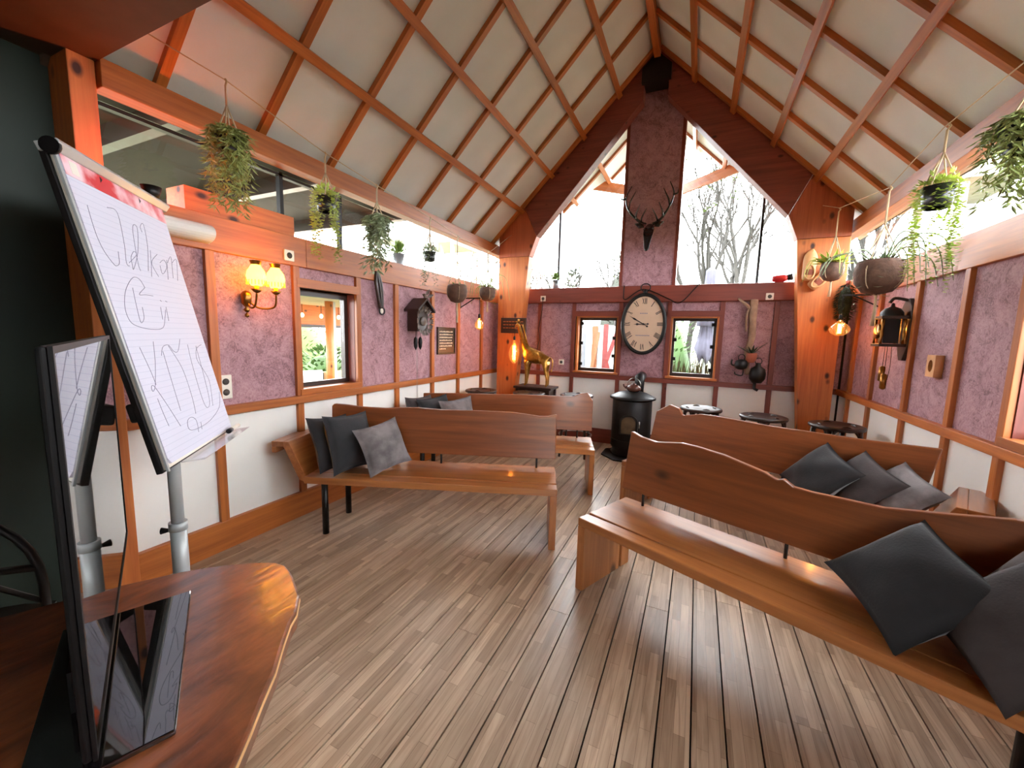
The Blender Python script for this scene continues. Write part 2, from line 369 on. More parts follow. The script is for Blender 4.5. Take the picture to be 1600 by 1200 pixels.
def side_window(s, name, wy, label):
    w = thing(name, label, kind='structure'); y0, y1 = wy; z0, z1 = 1.03, 1.83
    sbox('lintel', s, 2.155, 2.34, y0-.03, y1+.03, z1-.0, z1+.07, 'trim_y', w, .003)
    sbox('sill', s, 2.15, 2.34, y0-.03, y1+.03, z0-.045, z0+.005, 'trim_y', w, .003)
    sbox('jamb', s, 2.19, 2.35, y1-.005, y1+.02, z0, z1, 'redwood_z', w); sbox('jamb', s, 2.19, 2.35, y0-.02, y0+.005, z0, z1, 'redwood_z', w)
    for a, b in ((y0+.005, y0+.045), (y1-.045, y1-.005)): sbox('window_frame', s, 2.27, 2.32, a, b, z0+.005, z1, 'darkwood_z', w)
    for a, b in ((z0+.005, z0+.04), (z1-.05, z1)): sbox('window_frame', s, 2.27, 2.32, y0+.045, y1-.045, a, b, 'darkwood_y', w)
    sbox('pane', s, 2.292, 2.297, y0+.045, y1-.045, z0+.04, z1-.05, 'window_glass', w)
window_1 = side_window(-1, 'window_1', (2.21, 2.78), 'small deep-set window looking onto the covered terrace')
window_2 = side_window(1, 'window_2', (2.23, 2.955), 'small deep-set window with dark reveal beside the near bench')
# clerestory glazing
def clerestory(s, name, cuts, black, label):
    w = thing(name, label, kind='structure')
    for a, b in zip(cuts[:-1], cuts[1:]): sbox('pane', s, 2.255, 2.263, a+.003, b-.003, 2.2, 2.66, 'window_glass', w)
    for y in black: sbox('mullion', s, 2.235, 2.275, y-.014, y+.014, 2.2, 2.66, 'black_metal', w)
    if s < 0: sbox('top_track', s, 2.235, 2.275, 1.08, 2.69, 2.63, 2.65, 'black_metal', w)
window_3 = clerestory(-1, 'window_3', [1.08, 2.14, 2.69, 3.6, 4.45, 5.75], [2.14, 2.69], 'long clerestory window under the eave above the wall lamp')
window_4 = clerestory(1, 'window_4', [-.5, .6, 1.5, 2.35, 3.3, 4.5, 5.75], [], 'long clerestory window under the eave above the lantern clock')
bx('roof_filler', (1.55, -2.2, 2.2), (1.7, -.5, 2.83), 'soffit_dark', ceiling)

# far wall
wall_back = thing('wall_back', 'far gable wall with small windows, clock and deer head', kind='structure')
WX = [(-1.59, -1.015), (-.33, .225)]; WZ = (1.02, 1.80)
xs = [-3.02] + [v for w in WX for v in w] + [1.70]
for i in range(0, len(xs), 2): bx('backing', (xs[i], YF+.045, 0), (xs[i+1], YF+.2, 1.985), 'dark_gap', wall_back)
for a, b in WX:
    bx('backing', (a, YF+.045, 0), (b, YF+.2, WZ[0]), 'dark_gap', wall_back); bx('backing', (a, YF+.045, WZ[1]), (b, YF+.2, 1.985), 'dark_gap', wall_back)
FST = [-2.17, -1.645, -.985, -.36, .255, .83]
cuts = [-2.83] + FST + [1.50]
for i, (a, b) in enumerate(zip(cuts[:-1], cuts[1:])):
    win = i in (2, 4)
    bx('wall_panel', (a, YF+.035, 1.875 if win else .985), (b, YF+.046, 1.985), 'mauve', wall_back)
    bx('lower_panel', (a, YF+.033, .2), (b, YF+.046, .93), 'cream', wall_back)
for x in FST:
    bx('stud', (x-.027, YF+.008, .985), (x+.027, YF+.04, 1.985), 'redwood_z', wall_back, .003); bx('stud', (x-.027, YF+.008, .19), (x+.027, YF+.04, .93), 'redwood_z', wall_back, .003)
bx('rail', (-2.83, YF-.01, .922), (1.5, YF+.045, .985), 'redwood_x', wall_back, .004)
bx('baseboard', (-2.83, YF, 0), (1.5, YF+.045, .2), 'redwood_x', wall_back, .003)
bx('wall_beam', (-2.6, YF-.03, 1.985), (1.27, YF+.22, 2.2), 'redwood_x', wall_back, .012)
bx('wall_beam', (-2.83, YF, 1.985), (-2.6, YF+.2, 2.2), 'redwood_x', wall_back); bx('wall_beam', (1.27, YF, 1.985), (1.5, YF+.2, 2.2), 'redwood_x', wall_back)
MB().prism([(-1.01, 2.2), (-.335, 2.2), (-.335, 4.5), (XC, 4.82), (-1.01, 4.5)], 1, YF+.0, YF+.12).build('centre_panel', 'mauve', wall_back)
for x in (-1.01, -.335): bx('post_edge', (x-.02, YF-.012, 2.2), (x+.02, YF+.14, 4.45), 'redwood_z', wall_back)
for i, (a, b) in enumerate(WX):
    w = thing('window_%d' % (5+i), ('small far window left of the round clock, painted fence outside', 'small far window right of the round clock, folded parasol outside')[i], kind='structure')
    z0, z1 = WZ
    bx('sill', (a-.03, YF-.02, z0-.03), (b+.03, YF+.15, z0), 'trim_x', w, .003); bx('lintel', (a-.03, YF+.0, z1), (b+.03, YF+.15, z1+.07), 'redwood_x', w)
    bx('jamb', (a-.01, YF+.01, z0), (a+.018, YF+.17, z1), 'trim_z', w); bx('jamb', (b-.018, YF+.01, z0), (b+.01, YF+.17, z1), 'trim_z', w)
    bx('jamb', (a, YF+.01, z1-.018), (b, YF+.17, z1), 'trim_x', w)
    for p, q in ((a+.018, a+.05), (b-.05, b-.018)): bx('sash', (p, YF+.1, z0), (q, YF+.14, z1-.018), 'darkwood_z', w)
    for p, q in ((z0, z0+.045), (z1-.055, z1-.018)): bx('sash', (a+.05, YF+.1, p), (b-.05, YF+.14, q), 'darkwood_x', w)
    bx('pane', (a+.05, YF+.118, z0+.045), (b-.05, YF+.123, z1-.055), 'window_glass', w)
    for px in (a+.055, b-.055):
        for pz in ((1.12, 1.42, 1.7) if (px < (a+b)/2) == (i == 0) else (1.25, 1.5)): bx('clip', (px-.022, YF+.075, pz-.022), (px+.022, YF+.1, pz+.022), 'black_plastic', w)
# gable glazing
gw = thing('window_7', 'tall gable glazing on either side of the deer head', kind='structure')
for s in (-1, 1):
    pts = [(sx(s, .34), 2.2), (sx(s, 2.16), 2.2), (sx(s, 2.16), ZR-SL*2.16+.05), (sx(s, .34), ZR-SL*.34+.05)]
    MB().prism(pts, 1, YF+.13, YF+.137).build('pane', 'window_glass', gw)
    bx('mullion', (sx(s, 1.269)-.014, YF+.1, 2.2), (sx(s, 1.269)+.014, YF+.16, ZR-SL*1.269+.04), 'black_metal', gw)
# far portal frame
pf = thing('portal_frame', 'knotty pine portal frame, columns and rafters, against the gable', kind='structure')
for s in (-1, 1):
    col = [(2.036, 0), (1.81, 0), (1.565, 2.61), (2.036, 2.61)]
    G = .066
    knee = [(2.036, 2.614), (1.565, 2.614), (1.465, 2.87), (1.66, ZR-SL*1.66+G), (2.036, ZR-SL*2.036+G)]
    raf = [(1.656, ZR-SL*1.656+G), (1.462, 2.873), (.14, 4.36), (.14, 4.5), (.1, ZR-.12), (.0, ZR-.1), (.0, ZR+G)]
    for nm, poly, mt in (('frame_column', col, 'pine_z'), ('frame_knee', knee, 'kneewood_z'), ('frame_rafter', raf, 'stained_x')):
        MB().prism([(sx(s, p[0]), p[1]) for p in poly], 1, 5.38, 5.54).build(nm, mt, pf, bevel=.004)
MB().prism([(XC-.165, 4.52), (XC+.165, 4.52), (XC+.165, 4.68), (XC, ZR-.02), (XC-.165, 4.68)], 1, 5.33, 5.56).build('ridge_bracket', 'black_metal', pf, bevel=.004)
# near end of the room: posts, painted wall, dark back wall
np_ = thing('wall_near', 'dark green painted wall and pine post at the near end', kind='structure')
bx('green_panel', (-3.05, -2.2, 0), (-2.95, 1.0, 2.77), 'green_paint', np_)
bx('post', (-2.97, .975, 0), (-2.755, 1.075, 2.77), 'pine_z', np_, .004)
bx('post', (1.42, .975, 0), (1.6, 1.075, 2.77), 'pine_z', np_, .004)
wall_front = thing('wall_front', 'dark wall with an added glazed door for fill light behind the camera', kind='structure')
for a, b in (((-3.05, -2.3, 0), (.8, -2.2, 2.77)), ((1.45, -2.3, 0), (1.75, -2.2, 2.77)), ((.8, -2.3, 2.35), (1.45, -2.2, 2.77))): bx('wall_section', a, b, 'soffit_dark', wall_front)
added_door_1 = thing('added_door_1', 'glazed door added unseen behind the camera for fill daylight', kind='structure')  # added opening, lets fill daylight onto the near floor and benches
for x0, x1 in ((.8, 1.45),):
    for a, b in ((x0+.003, x0+.08), (x1-.08, x1-.003)): bx('stile', (a, -2.28, .005), (b, -2.23, 2.345), 'darkwood_z', added_door_1)
    for a, b in ((.005, .15), (2.25, 2.345)): bx('door_rail', (x0+.08, -2.28, a), (x1-.08, -2.23, b), 'darkwood_x', added_door_1)
    bx('pane', (x0+.08, -2.258, .15), (x1-.08, -2.252, 2.25), 'window_glass', added_door_1)
# ---------------------------------------------------------------- benches
def bench(name, label, origin, ang, sg, prof, split, group='slab benches with live-edge backrests'):
    # leg end at local x = 0, arm end at x = sg*1.83, back towards +y
    t = thing(name, label, 'bench', (origin[0], origin[1], 0), R(ang), group)
    X = lambda v: sg*v
    L, S, T = 1.83, .445, .05
    def slab(nm, poly, z0, z1, mat='seatwood_x'):
        return MB().prism([(X(p[0]), p[1]) for p in poly], 2, z0, z1).build(nm, mat, t, bevel=.005)
    slab('seat_board', [(0, 0), (L, 0), (L, .112), (.95, .112), (0, split)], S-T, S)
    slab('seat_board', [(0, split+.018), (.95, .1135), (L, .1135), (L, .5), (0, .5)], S-T, S)
    MB().box((X(0), 0, 0), (X(.048), .385, S-T)).build('end_panel', 'seatwood_z', t, bevel=.004)
    MB().box((X(0), .41, 0), (X(.048), .5, S-T)).build('end_panel', 'seatwood_z', t, bevel=.004)
    # live-edge backrest standing on steel pins
    pts = [(X(p[0]), p[1]) for p in prof]
    tilt = Matrix.Translation((0, .455, .5)) @ Matrix.Rotation(R(-4), 4, 'X') @ Matrix.Translation((0, -.455, -.5))
    b = MB().prism(pts, 1, .435, .475, M=tilt).build('backrest', 'bench_x', t, bevel=.007)
    for x in (.15, .93, 1.68): MB().tube([(X(x), .455, S-.01), (X(x), .456, .56)], .0085, 10).build('pin', 'black_metal', t)
    # sloping arm with a flat shelf and a short lip
    def strip(nm, p): return MB().prism([(X(q[0]), q[1]) for q in p], 1, .02, .48).build(nm, 'seatwood_y', t, bevel=.004)
    strip('arm_slope', [(L-.005, S-T), (L+.045, S-.03), (1.985, .655), (1.985, .695), (1.945, .695), (L-.005, S)])
    strip('arm_shelf', [(1.985, .655), (2.075, .655), (2.075, .695), (1.985, .695)])
    strip('arm_lip', [(2.04, .61), (2.075, .61), (2.075, .655), (2.04, .655)])
    for y in (.05, .41): MB().tube([(X(1.70), y, 0), (X(1.70), y, S-T)], .023, 14).build('leg', 'black_metal', t)
    return t
PA = [(.0, .525), (1.76, .525), (1.845, .60), (1.85, .885), (1.83, .905), (1.74, .902), (1.6, .888), (1.4, .884), (1.28, .893), (1.12, .898), (.95, .889), (.6, .892), (.35, .889), (.24, .878), (.14, .866), (.07, .868), (.0, .885)]
PB = [(.0, .525), (1.83, .52), (1.83, .85), (1.5, .862), (1.0, .872), (.5, .88), (.2, .881), (.13, .915), (.06, .93), (.0, .845)]
PC = [(.0, .522), (1.83, .522), (1.83, .9), (1.6, .89), (1.4, .845), (1.25, .815), (1.0, .805), (.93, .808), (.885, .835), (.86, .822), (.80, .845), (.6, .886), (.45, .899), (.36, .90), (.28, .886), (.2, .872), (.1, .882), (.03, .905)]
PD = [(.0, .53), (1.80, .52), (1.86, .90), (1.5, .882), (.96, .872), (.6, .882), (.45, .878), (.3, .842), (.285, .842), (.25, .895), (.16, .918), (.04, .838)]
bench_a = bench('wooden_bench', 'wooden bench nearest the wall lamp, two dark cushions and one grey velvet cushion on it', (-.81, 2.585), 20.6, -1, PA, .1)
bench_b = bench('wooden_bench', 'wooden bench in front of the giraffe, its backrest corner cut off', (-.805, 3.70), 18., -1, PB, .11)
bench_c = bench('wooden_bench', 'closest long wooden bench with wavy backrest and a split in the seat', (-.565, 2.235), -24., 1, PC, .085)
bench_d = bench('wooden_bench', 'wooden bench standing between the closest bench and the far stools', (-.527, 3.51), -24.5, 1, PD, .11)
# ---------------------------------------------------------------- near corner: slab table, television, flip chart, chair
wood('slab_wood', srgb(70, 33, 18), srgb(160, 90, 50), 1, rough=.34, along=3., across=8., knots=.12, kscale=4., coat=.8, bump=.9)
plain('edge_highlight', srgb(214, 170, 116), .4, var=.1)
table = thing('slab_table', 'dark live-edge slab table with a pale edge, television standing on it', 'table', (-1.1, .3, 0))
outl = [(-1.30, .81), (-1.244, .839), (-1.20, .842), (-1.15, .826), (-1.10, .80), (-1.018, .756), (-.965, .705), (-.943, .67), (-.895, .615), (-.834, .55), (-.788, .489), (-.743, .433), (-.688, .36), (-.63, .25), (-.59, .05), (-.58, -.2), (-.6, -.5),
        (-1.5, -.5), (-1.65, -.2), (-1.70, .1), (-1.67, .28), (-1.61, .40), (-1.54, .54), (-1.455, .67), (-1.378, .75)]
tl = [(-1.27, .925), (-1.2, .925), (-1.13, .895), (-1.075, .875), (-1.035, .82), (-1.01, .77), (-.985, .70), (-.93, .645), (-.86, .59), (-.79, .51), (-.72, .42), (-.66, .32), (-.60, .2), (-.57, .05), (-.56, -.2), (-.6, -.5),
        (-1.5, -.5), (-1.62, -.25), (-1.68, .05), (-1.66, .25), (-1.63, .41), (-1.56, .56), (-1.49, .70), (-1.42, .80), (-1.35, .87)]
tl = [(p[0]+1.1, p[1]-.3) for p in outl]
MB().prism(tl, 2, .665, .72).build('table_slab', 'slab_wood', table, bevel=.006)
cx_, cy_ = sum(p[0] for p in tl)/len(tl), sum(p[1] for p in tl)/len(tl)
MB().prism([(cx_+(p[0]-cx_)*1.005, cy_+(p[1]-cy_)*1.005) for p in tl], 2, .694, .711).build('highlight_edge', 'edge_highlight', table, bevel=.006)  # pale strip paints the rim-lit glint along the slab edge
MB().box((-.38, -.62, 0), (.3, -.56, .66)).build('leg', 'darkwood_z', table); MB().box((-.38, .22, 0), (.02, .28, .66)).build('leg', 'darkwood_z', table)

def screen_mat():
    m, nt, b = newmat('screen_glass'); b.inputs['Base Color'].default_value = (.006, .006, .007, 1); b.inputs['Roughness'].default_value = .02; b.inputs['IOR'].default_value = 2.1
screen_mat()
tv = thing('television', 'black flat television with mirror-like screen standing on the slab table', 'television', (-1.366, .478, .72), R(-24.1))
W2, Z0, Z1 = .515, .028, .746
MB().box((-W2, -.018, Z0), (W2, -.004, Z1)).build('casing', 'black_plastic', tv, bevel=.006)
MB().box((-.42, -.05, .1), (.30, -.018, .58)).build('rear_housing', 'black_plastic', tv, bevel=.012)
MB().box((-W2+.012, -.004, Z0+.014), (W2-.012, .0, Z1-.012)).build('screen', 'screen_glass', tv)
for a, b in (((-W2, -.004, Z0), (-W2+.012, .002, Z1)), ((W2-.012, -.004, Z0), (W2, .002, Z1)), ((-W2+.012, -.004, Z1-.012), (W2-.012, .002, Z1)), ((-W2+.012, -.004, Z0), (W2-.012, .002, Z0+.014))): MB().box(a, b).build('bezel', 'black_plastic', tv)
MB().prism([(0, -.1), (.52, -.1), (.51, .105), (0, .155)], 2, 0, .012).build('base_plate', 'screen_glass', tv, bevel=.003)
MB().box((.2, -.05, .012), (.34, -.012, .1)).build('neck', 'black_plastic', tv)

# flip chart
def paper_mat():
    m, nt, b = newmat('ruled_paper'); L = nt.links; b.inputs['Roughness'].default_value = .75
    tc = nd(nt, 'ShaderNodeTexCoord'); sp = nd(nt, 'ShaderNodeSeparateXYZ'); L.new(tc.outputs['Object'], sp.inputs[0])
    a = nd(nt, 'ShaderNodeMath', operation='MULTIPLY'); a.inputs[1].default_value = 40.; L.new(sp.outputs['Y'], a.inputs[0])
    f = nd(nt, 'ShaderNodeMath', operation='FRACT'); L.new(a.outputs[0], f.inputs[0])
    c = nd(nt, 'ShaderNodeMath', operation='LESS_THAN'); c.inputs[1].default_value = .07; L.new(f.outputs[0], c.inputs[0])
    mx = nd(nt, 'ShaderNodeMix', data_type='RGBA'); L.new(c.outputs[0], mx.inputs[0]); mx.inputs[6].default_value = srgb(204, 204, 220); mx.inputs[7].default_value = srgb(182, 184, 204); L.new(mx.outputs[2], b.inputs['Base Color'])
    m, nt, b = newmat('red_header'); L = nt.links; b.inputs['Roughness'].default_value = .6
    tc = nd(nt, 'ShaderNodeTexCoord'); no = nd(nt, 'ShaderNodeTexNoise', Scale=7., Detail=4.); L.new(tc.outputs['Object'], no.inputs['Vector'])
    rp = ramp(nt, [(.42, srgb(200, 44, 52)), (.62, srgb(236, 200, 208))]); L.new(no.outputs['Fac'], rp.inputs['Fac']); L.new(rp.outputs['Color'], b.inputs['Base Color'])
paper_mat()
plain('grey_tube', srgb(176, 180, 180), .35, metal=.2, var=.03)
plain('ink', srgb(118, 118, 142), .7); plain('ink_black', srgb(24, 24, 30), .4)
clear_glass('clear_plastic', (.93, .93, .95, 1), .15, 1.45, mixmin=.12)
BLp, ev, uv = Vector((-1.8694, .8412, .9535)), Vector((-.6746, .7382, .0)).normalized(), Vector((-.1565, -.144, .9771))
uv = (uv - ev*uv.dot(ev)).normalized(); nv = ev.cross(uv)
fc = thing('flip_chart', 'flip chart on a grey column, handwritten welcome on its white paper', 'flip chart', (-2.2, 1.013, 0))
FM = Matrix.Translation((2.2, -1.013, 0)) @ Matrix(((ev.x, uv.x, nv.x, BLp.x), (ev.y, uv.y, nv.y, BLp.y), (ev.z, uv.z, nv.z, BLp.z), (0, 0, 0, 1)))
def fpart(m, name, mat, parent=None, bevel=0., label=None):
    o = m.build(name, mat, parent or fc, bevel=bevel, label=label); o.matrix_local = FM if not parent else Matrix(); return o
fpart(MB().box((-.022, -.022, -.035), (.712, 1.17, -.012)), 'board', 'black_metal', bevel=.004)
fpart(MB().box((-.012, -.012, -.012), (.704, 1.17, -.002)), 'board_face', 'white_plastic', bevel=.002)
pad = fpart(MB().prism([(0, .03), (.02, .004), (.69, 0), (.69, 1.165), (0, 1.165)], 2, -.002, .008), 'paper_pad', 'ruled_paper')
hd = fpart(MB().box((.0, 1.088, .008), (.69, 1.16, .0095)), 'printed_header', 'red_header', label='red and white printed strip')
fpart(MB().box((.035, 1.10, .0095), (.075, 1.145, .0102)), 'sticker', 'white_plastic', hd)
for x in (.2, .47):
    fpart(MB().prism([(x, 1.125), (x+.018, 1.14), (x+.006, 1.15)], 2, .0095, .0103), 'punch_hole', 'ink_black', hd)
fpart(MB().prism([(1.155, -.03), (1.185, -.035), (1.192, .03), (1.178, .036), (1.155, .014)], 0, -.03, .725), 'clamp_bar', 'grey_tube', bevel=.003)
fpart(MB().tube([(-.032, 1.17, .005), (-.018, 1.17, .005)], .028, 16), 'clamp_knob', 'black_plastic')
fpart(MB().box((-.02, -.02, .0), (-.008, 1.17, .008)), 'side_rail', 'grey_tube')
STROKES = [[(0.059, 1.001), (0.051, 0.904), (0.063, 0.841), (0.098, 0.796), (0.119, 0.794), (0.139, 0.808), (0.158, 0.854)], [(0.188, 1.029), (0.25, 1.025), (0.223, 0.899), (0.19, 0.816), (0.206, 0.805)], [(0.211, 0.819), (0.269, 0.851), (0.293, 0.869), (0.277, 0.876), (0.24, 0.846), (0.229, 0.811), (0.231, 0.798), (0.311, 0.882), (0.371, 0.987), (0.354, 1.004), (0.324, 0.965), (0.28, 0.83), (0.28, 0.796)], [(0.405, 0.983), (0.404, 1.007), (0.441, 1.025), (0.413, 0.925), (0.345, 0.805)], [(0.426, 0.909), (0.395, 0.848), (0.358, 0.782)], [(0.479, 0.9), (0.4, 0.849), (0.422, 0.79)], [(0.48, 0.862), (0.531, 0.883), (0.537, 0.851), (0.471, 0.809), (0.471, 0.848)], [(0.561, 0.888), (0.508, 0.788)], [(0.56, 0.875), (0.617, 0.911), (0.566, 0.802)], [(0.612, 0.883), (0.67, 0.906), (0.608, 0.794)], [(0.267, 0.724), (0.246, 0.757), (0.196, 0.756), (0.116, 0.698), (0.071, 0.63), (0.072, 0.577), (0.115, 0.556), (0.209, 0.545), (0.304, 0.552), (0.352, 0.597), (0.382, 0.636)], [(0.172, 0.714), (0.153, 0.635), (0.145, 0.573), (0.179, 0.591), (0.194, 0.637)], [(0.267, 0.724), (0.205, 0.69), (0.259, 0.693), (0.313, 0.693)], [(0.362, 0.678), (0.372, 0.673)], [(0.41, 0.678), (0.423, 0.674)], [(0.346, 0.646), (0.328, 0.59)], [(0.396, 0.649), (0.379, 0.585)], [(0.074, 0.473), (0.093, 0.377), (0.098, 0.318)], [(0.187, 0.493), (0.148, 0.407), (0.092, 0.319), (0.062, 0.295), (0.059, 0.312), (0.083, 0.311), (0.132, 0.218), (0.175, 0.123)], [(0.074, 0.264), (0.078, 0.205), (0.087, 0.144)], [(0.214, 0.432), (0.248, 0.467), (0.301, 0.475), (0.331, 0.445), (0.371, 0.445), (0.427, 0.5)], [(0.237, 0.449), (0.227, 0.327), (0.217, 0.184)], [(0.299, 0.471), (0.356, 0.365), (0.359, 0.231), (0.341, 0.146)], [(0.487, 0.472), (0.468, 0.383), (0.455, 0.216), (0.472, 0.153), (0.524, 0.176), (0.553, 0.304), (0.572, 0.462)], [(0.642, 0.467), (0.566, 0.445), (0.537, 0.392), (0.574, 0.331), (0.596, 0.269), (0.546, 0.149)], [(0.675, 0.202), (0.615, 0.129), (0.455, 0.086), (0.294, 0.081), (0.235, 0.096), (0.247, 0.132), (0.293, 0.139), (0.325, 0.115), (0.311, 0.064)], [(0.362, 0.1), (0.35, 0.068)]]
def smooth_line(pts, n=6):
    P = [Vector(p) for p in pts]
    if len(P) < 3: return P
    out = []
    for i in range(len(P)-1):
        p0, p1, p2, p3 = P[max(i-1, 0)], P[i], P[i+1], P[min(i+2, len(P)-1)]
        for j in range(n):
            t = j/n; out.append(.5*((2*p1) + (p2-p0)*t + (2*p0-5*p1+4*p2-p3)*t*t + (3*p1-p0-3*p2+p3)*t**3))
    return out + [P[-1]]
hw_ = MB()
for st in STROKES: hw_.tube([(p.x, p.y, .0082) for p in smooth_line(st)], .0012, 5)
fpart(hw_, 'handwriting', 'ink', pad, label='grey marker handwriting reading Welkom Bij KNUS')
tray = fpart(MB().prism([(-.02, .0), (-.028, .085), (-.022, .095), (-.014, .0)], 0, .10, .69), 'pen_tray', 'clear_plastic')
fpart(MB().box((.12, .18, -.13), (.56, .26, -.035)), 'back_bracket', 'black_metal', bevel=.01)
col_top = BLp + ev*.33 + uv*.62 - nv*.07
MB().tube([(0, 0, .54), (0, 0, 1.22)], .026, 20).build('upper_tube', 'grey_tube', fc)
lt = MB().tube([(0, 0, .03), (0, 0, .57)], .033, 20).build('lower_tube', 'grey_tube', fc)
MB().tube([(0, 0, .535), (0, 0, .575)], .037, 20).build('collar', 'grey_tube', fc)
MB().tube([(-.03, -.025, .535), (-.052, -.045, .535)], [.008, .016], 10).build('knob', 'black_plastic', fc)
MB().lathe([(.32, 0), (.32, .015), (.3, .025), (.05, .04), (.04, .05)], 32).build('base', 'grey_tube', fc)
mk = thing('marker_pen', 'black marker pen lying in the tray of the flip chart', 'pen')
mk.matrix_world = Matrix.Translation(BLp) @ Matrix(((ev.x, uv.x, nv.x, 0), (ev.y, uv.y, nv.y, 0), (ev.z, uv.z, nv.z, 0), (0, 0, 0, 1))) @ Matrix.Translation((.55, .002, .045))
MB().tube([(.02, 0, 0), (.13, 0, 0)], .011, 12).build('barrel', 'white_plastic', mk); MB().tube([(-.02, 0, 0), (.02, 0, 0)], .0125, 12).build('cap', 'ink_black', mk)

# black metal chair by the green wall
ch = thing('metal_chair', 'black metal chair with hooped back beside the green wall', 'chair', (-2.08, .36, 0), R(68))
hoop = [(.2*math.cos(a), -.19,   .68+.27*math.sin(a)) for a in [math.pi*k/14 for k in range(15)]]
MB().tube([(.2, -.19, 0)] + hoop + [(-.2, -.19, 0)], .012, 8).build('back_hoop', 'black_metal', ch)
MB().tube([(.19, -.19, .74), (-.19, -.19, .82)], .012, 8).build('back_bar', 'black_metal', ch); MB().tube([(.2, -.19, .62), (-.05, -.19, .86)], .008, 6).build('back_bar', 'black_metal', ch)
MB().lathe([(.0, .44), (.2, .44), (.215, .452), (.2, .465), (.0, .465)], 24, cap=False).build('seat', 'black_metal', ch)
for x in (-.17, .17): MB().tube([(x, .15, .45), (x*1.15, .2, 0)], .012, 8).build('leg', 'black_metal', ch)
# ---------------------------------------------------------------- lamps
glow('shade_glow', (1., .46, .025, 1), 3.0); glow('fringe_glow', (1., .42, .03, 1), .3); glow('filament', (1., .5, .1, 1), 3.)
clear_glass('amber_glass', (1., .80, .5, 1), .02, 1.5, mixmin=.1)
def lit_glass():
    nt = MATS['amber_glass'].node_tree; o = nt.nodes['Material Output']; src = o.inputs['Surface'].links[0].from_socket
    e = nd(nt, 'ShaderNodeEmission'); e.inputs['Color'].default_value = (1., .42, .08, 1); e.inputs['Strength'].default_value = .035
    a = nd(nt, 'ShaderNodeAddShader'); nt.links.new(src, a.inputs[0]); nt.links.new(e.outputs[0], a.inputs[1]); nt.links.new(a.outputs[0], o.inputs['Surface'])
lit_glass()
def point(name, loc, col, watt, parent, r=.03):
    l = bpy.data.lights.new(name, 'POINT'); l.color = col; l.energy = watt; l.shadow_soft_size = r
    o = bpy.data.objects.new(name, l); COL.objects.link(o); o.location = loc; o.parent = parent; return o
WARM = (1., .46, .13)
# two-armed sconce on the mauve wall
sc = thing('wall_lamp', 'brass double wall lamp with two glowing fringed glass shades', 'lamp', (-2.845, 1.80, 1.70))
MB().lathe([(.0, -.09), (.012, -.085), (.02, -.07), (.008, -.055), (.03, -.03), (.034, .03), (.022, .05), (.0, .06)], 16, cap=False, M=Matrix.Translation((.035, -.02, 0))).build('backplate', 'brass', sc)
MB().lathe([(.0, -.125), (.012, -.118), (.014, -.105), (.004, -.09)], 12, cap=False, M=Matrix.Translation((.035, -.02, 0))).build('finial', 'brass', sc)
for i, (px, py, pz) in enumerate(((.165, -.03, .05), (.165, .105, .05))):
    a = MB(); pts = smooth_line([(.04, -.02, -.0), (.08, -.02+(py+.02)*.45, -.055), (.14, py, -.045), (px, py, pz-.01)], 8)
    a.tube(pts, .007, 8); a.lathe([(.004, pz-.015), (.02, pz-.005), (.035, pz+.012), (.014, pz+.014), (.014, pz+.035)], 14, M=Matrix.Translation((px, py, 0)), cap=False)
    arm = a.build('arm', 'brass', sc)
    z = pz+.035
    MB().lathe([(.03, z), (.052, z+.03), (.058, z+.06), (.05, z+.095), (.03, z+.125), (.026, z+.135)], 20, cap=False, M=Matrix.Translation((px, py, 0))).build('shade', 'shade_glow', sc, label='glowing white glass shade')
    MB().lathe([(.026, z+.133), (.036, z+.16)], 20, cap=False, M=Matrix.Translation((px, py, 0))).build('shade_rim', 'brass', sc)
    fr = MB()
    for k in range(18):
        an = 2*math.pi*k/18; fr.tube([(px+.056*math.cos(an), py+.056*math.sin(an), z+.035), (px+.058*math.cos(an), py+.058*math.sin(an), z+.005)], .003, 4)
    tag(fr.build('bead_fringe', 'fringe_glow', sc), kind='stuff')
# filament bulbs on iron brackets and on a cord
def filament_bulb(parent, c, r, h, watt, spiral=True, name='bulb'):
    g = MB().lathe([(.012, h*.5), (r*.35, h*.36), (r*.85, h*.12), (r, -h*.08), (r*.8, -h*.32), (r*.35, -h*.47), (.0, -h*.5)], 20, cap=False, M=Matrix.Translation(c)).build(name, 'amber_glass', parent)
    MB().lathe([(.013, h*.5), (.016, h*.52), (.016, h*.5+.045), (.006, h*.5+.055)], 12, M=Matrix.Translation(c), cap=False).build('socket', 'black_metal', parent)
    f = MB(); n = 90
    if spiral: pts = [(c[0]+r*.18*math.cos(k*.7), c[1]+r*.18*math.sin(k*.7), c[2]-h*.34+h*.62*k/n) for k in range(n)]
    else: pts = [(c[0]+r*.3*math.cos(k*1.2), c[1]+r*.3*math.sin(k*1.2), c[2]-h*.34+h*.62*k/n) for k in range(n)]
    f.tube(pts, .0028, 5); f.build('filament', 'filament', g)
    point('bulb_light', c, WARM, watt, parent, .014)
    return g
def bracket(t, s, arm, drop):
    # iron L-bracket from the wall, bulb hanging at its tip; local x points into the room
    MB().box((0, -.008, -.12), (.01, .008, .02)).build('bracket', 'black_metal', t)
    MB().box((0, -.008, .004), (arm, .008, .018)).build('bracket', 'black_metal', t)
    MB().tube([(.008, 0, -.105), (arm*.72, 0, .008)], .007, 6).build('brace', 'black_metal', t)
    MB().tube([(arm-.01, 0, .01), (arm-.01, 0, -drop)], .003, 6).build('cord', 'black_plastic', t)
lb = thing('bracket_lamp', 'round filament bulb on an iron bracket beside the sign with pale lettering', 'lamp', (-2.845, 4.56, 1.95))
bracket(lb, 1, .3, .2); filament_bulb(lb, (.29, 0, -.315), .062, .15, .7, False)
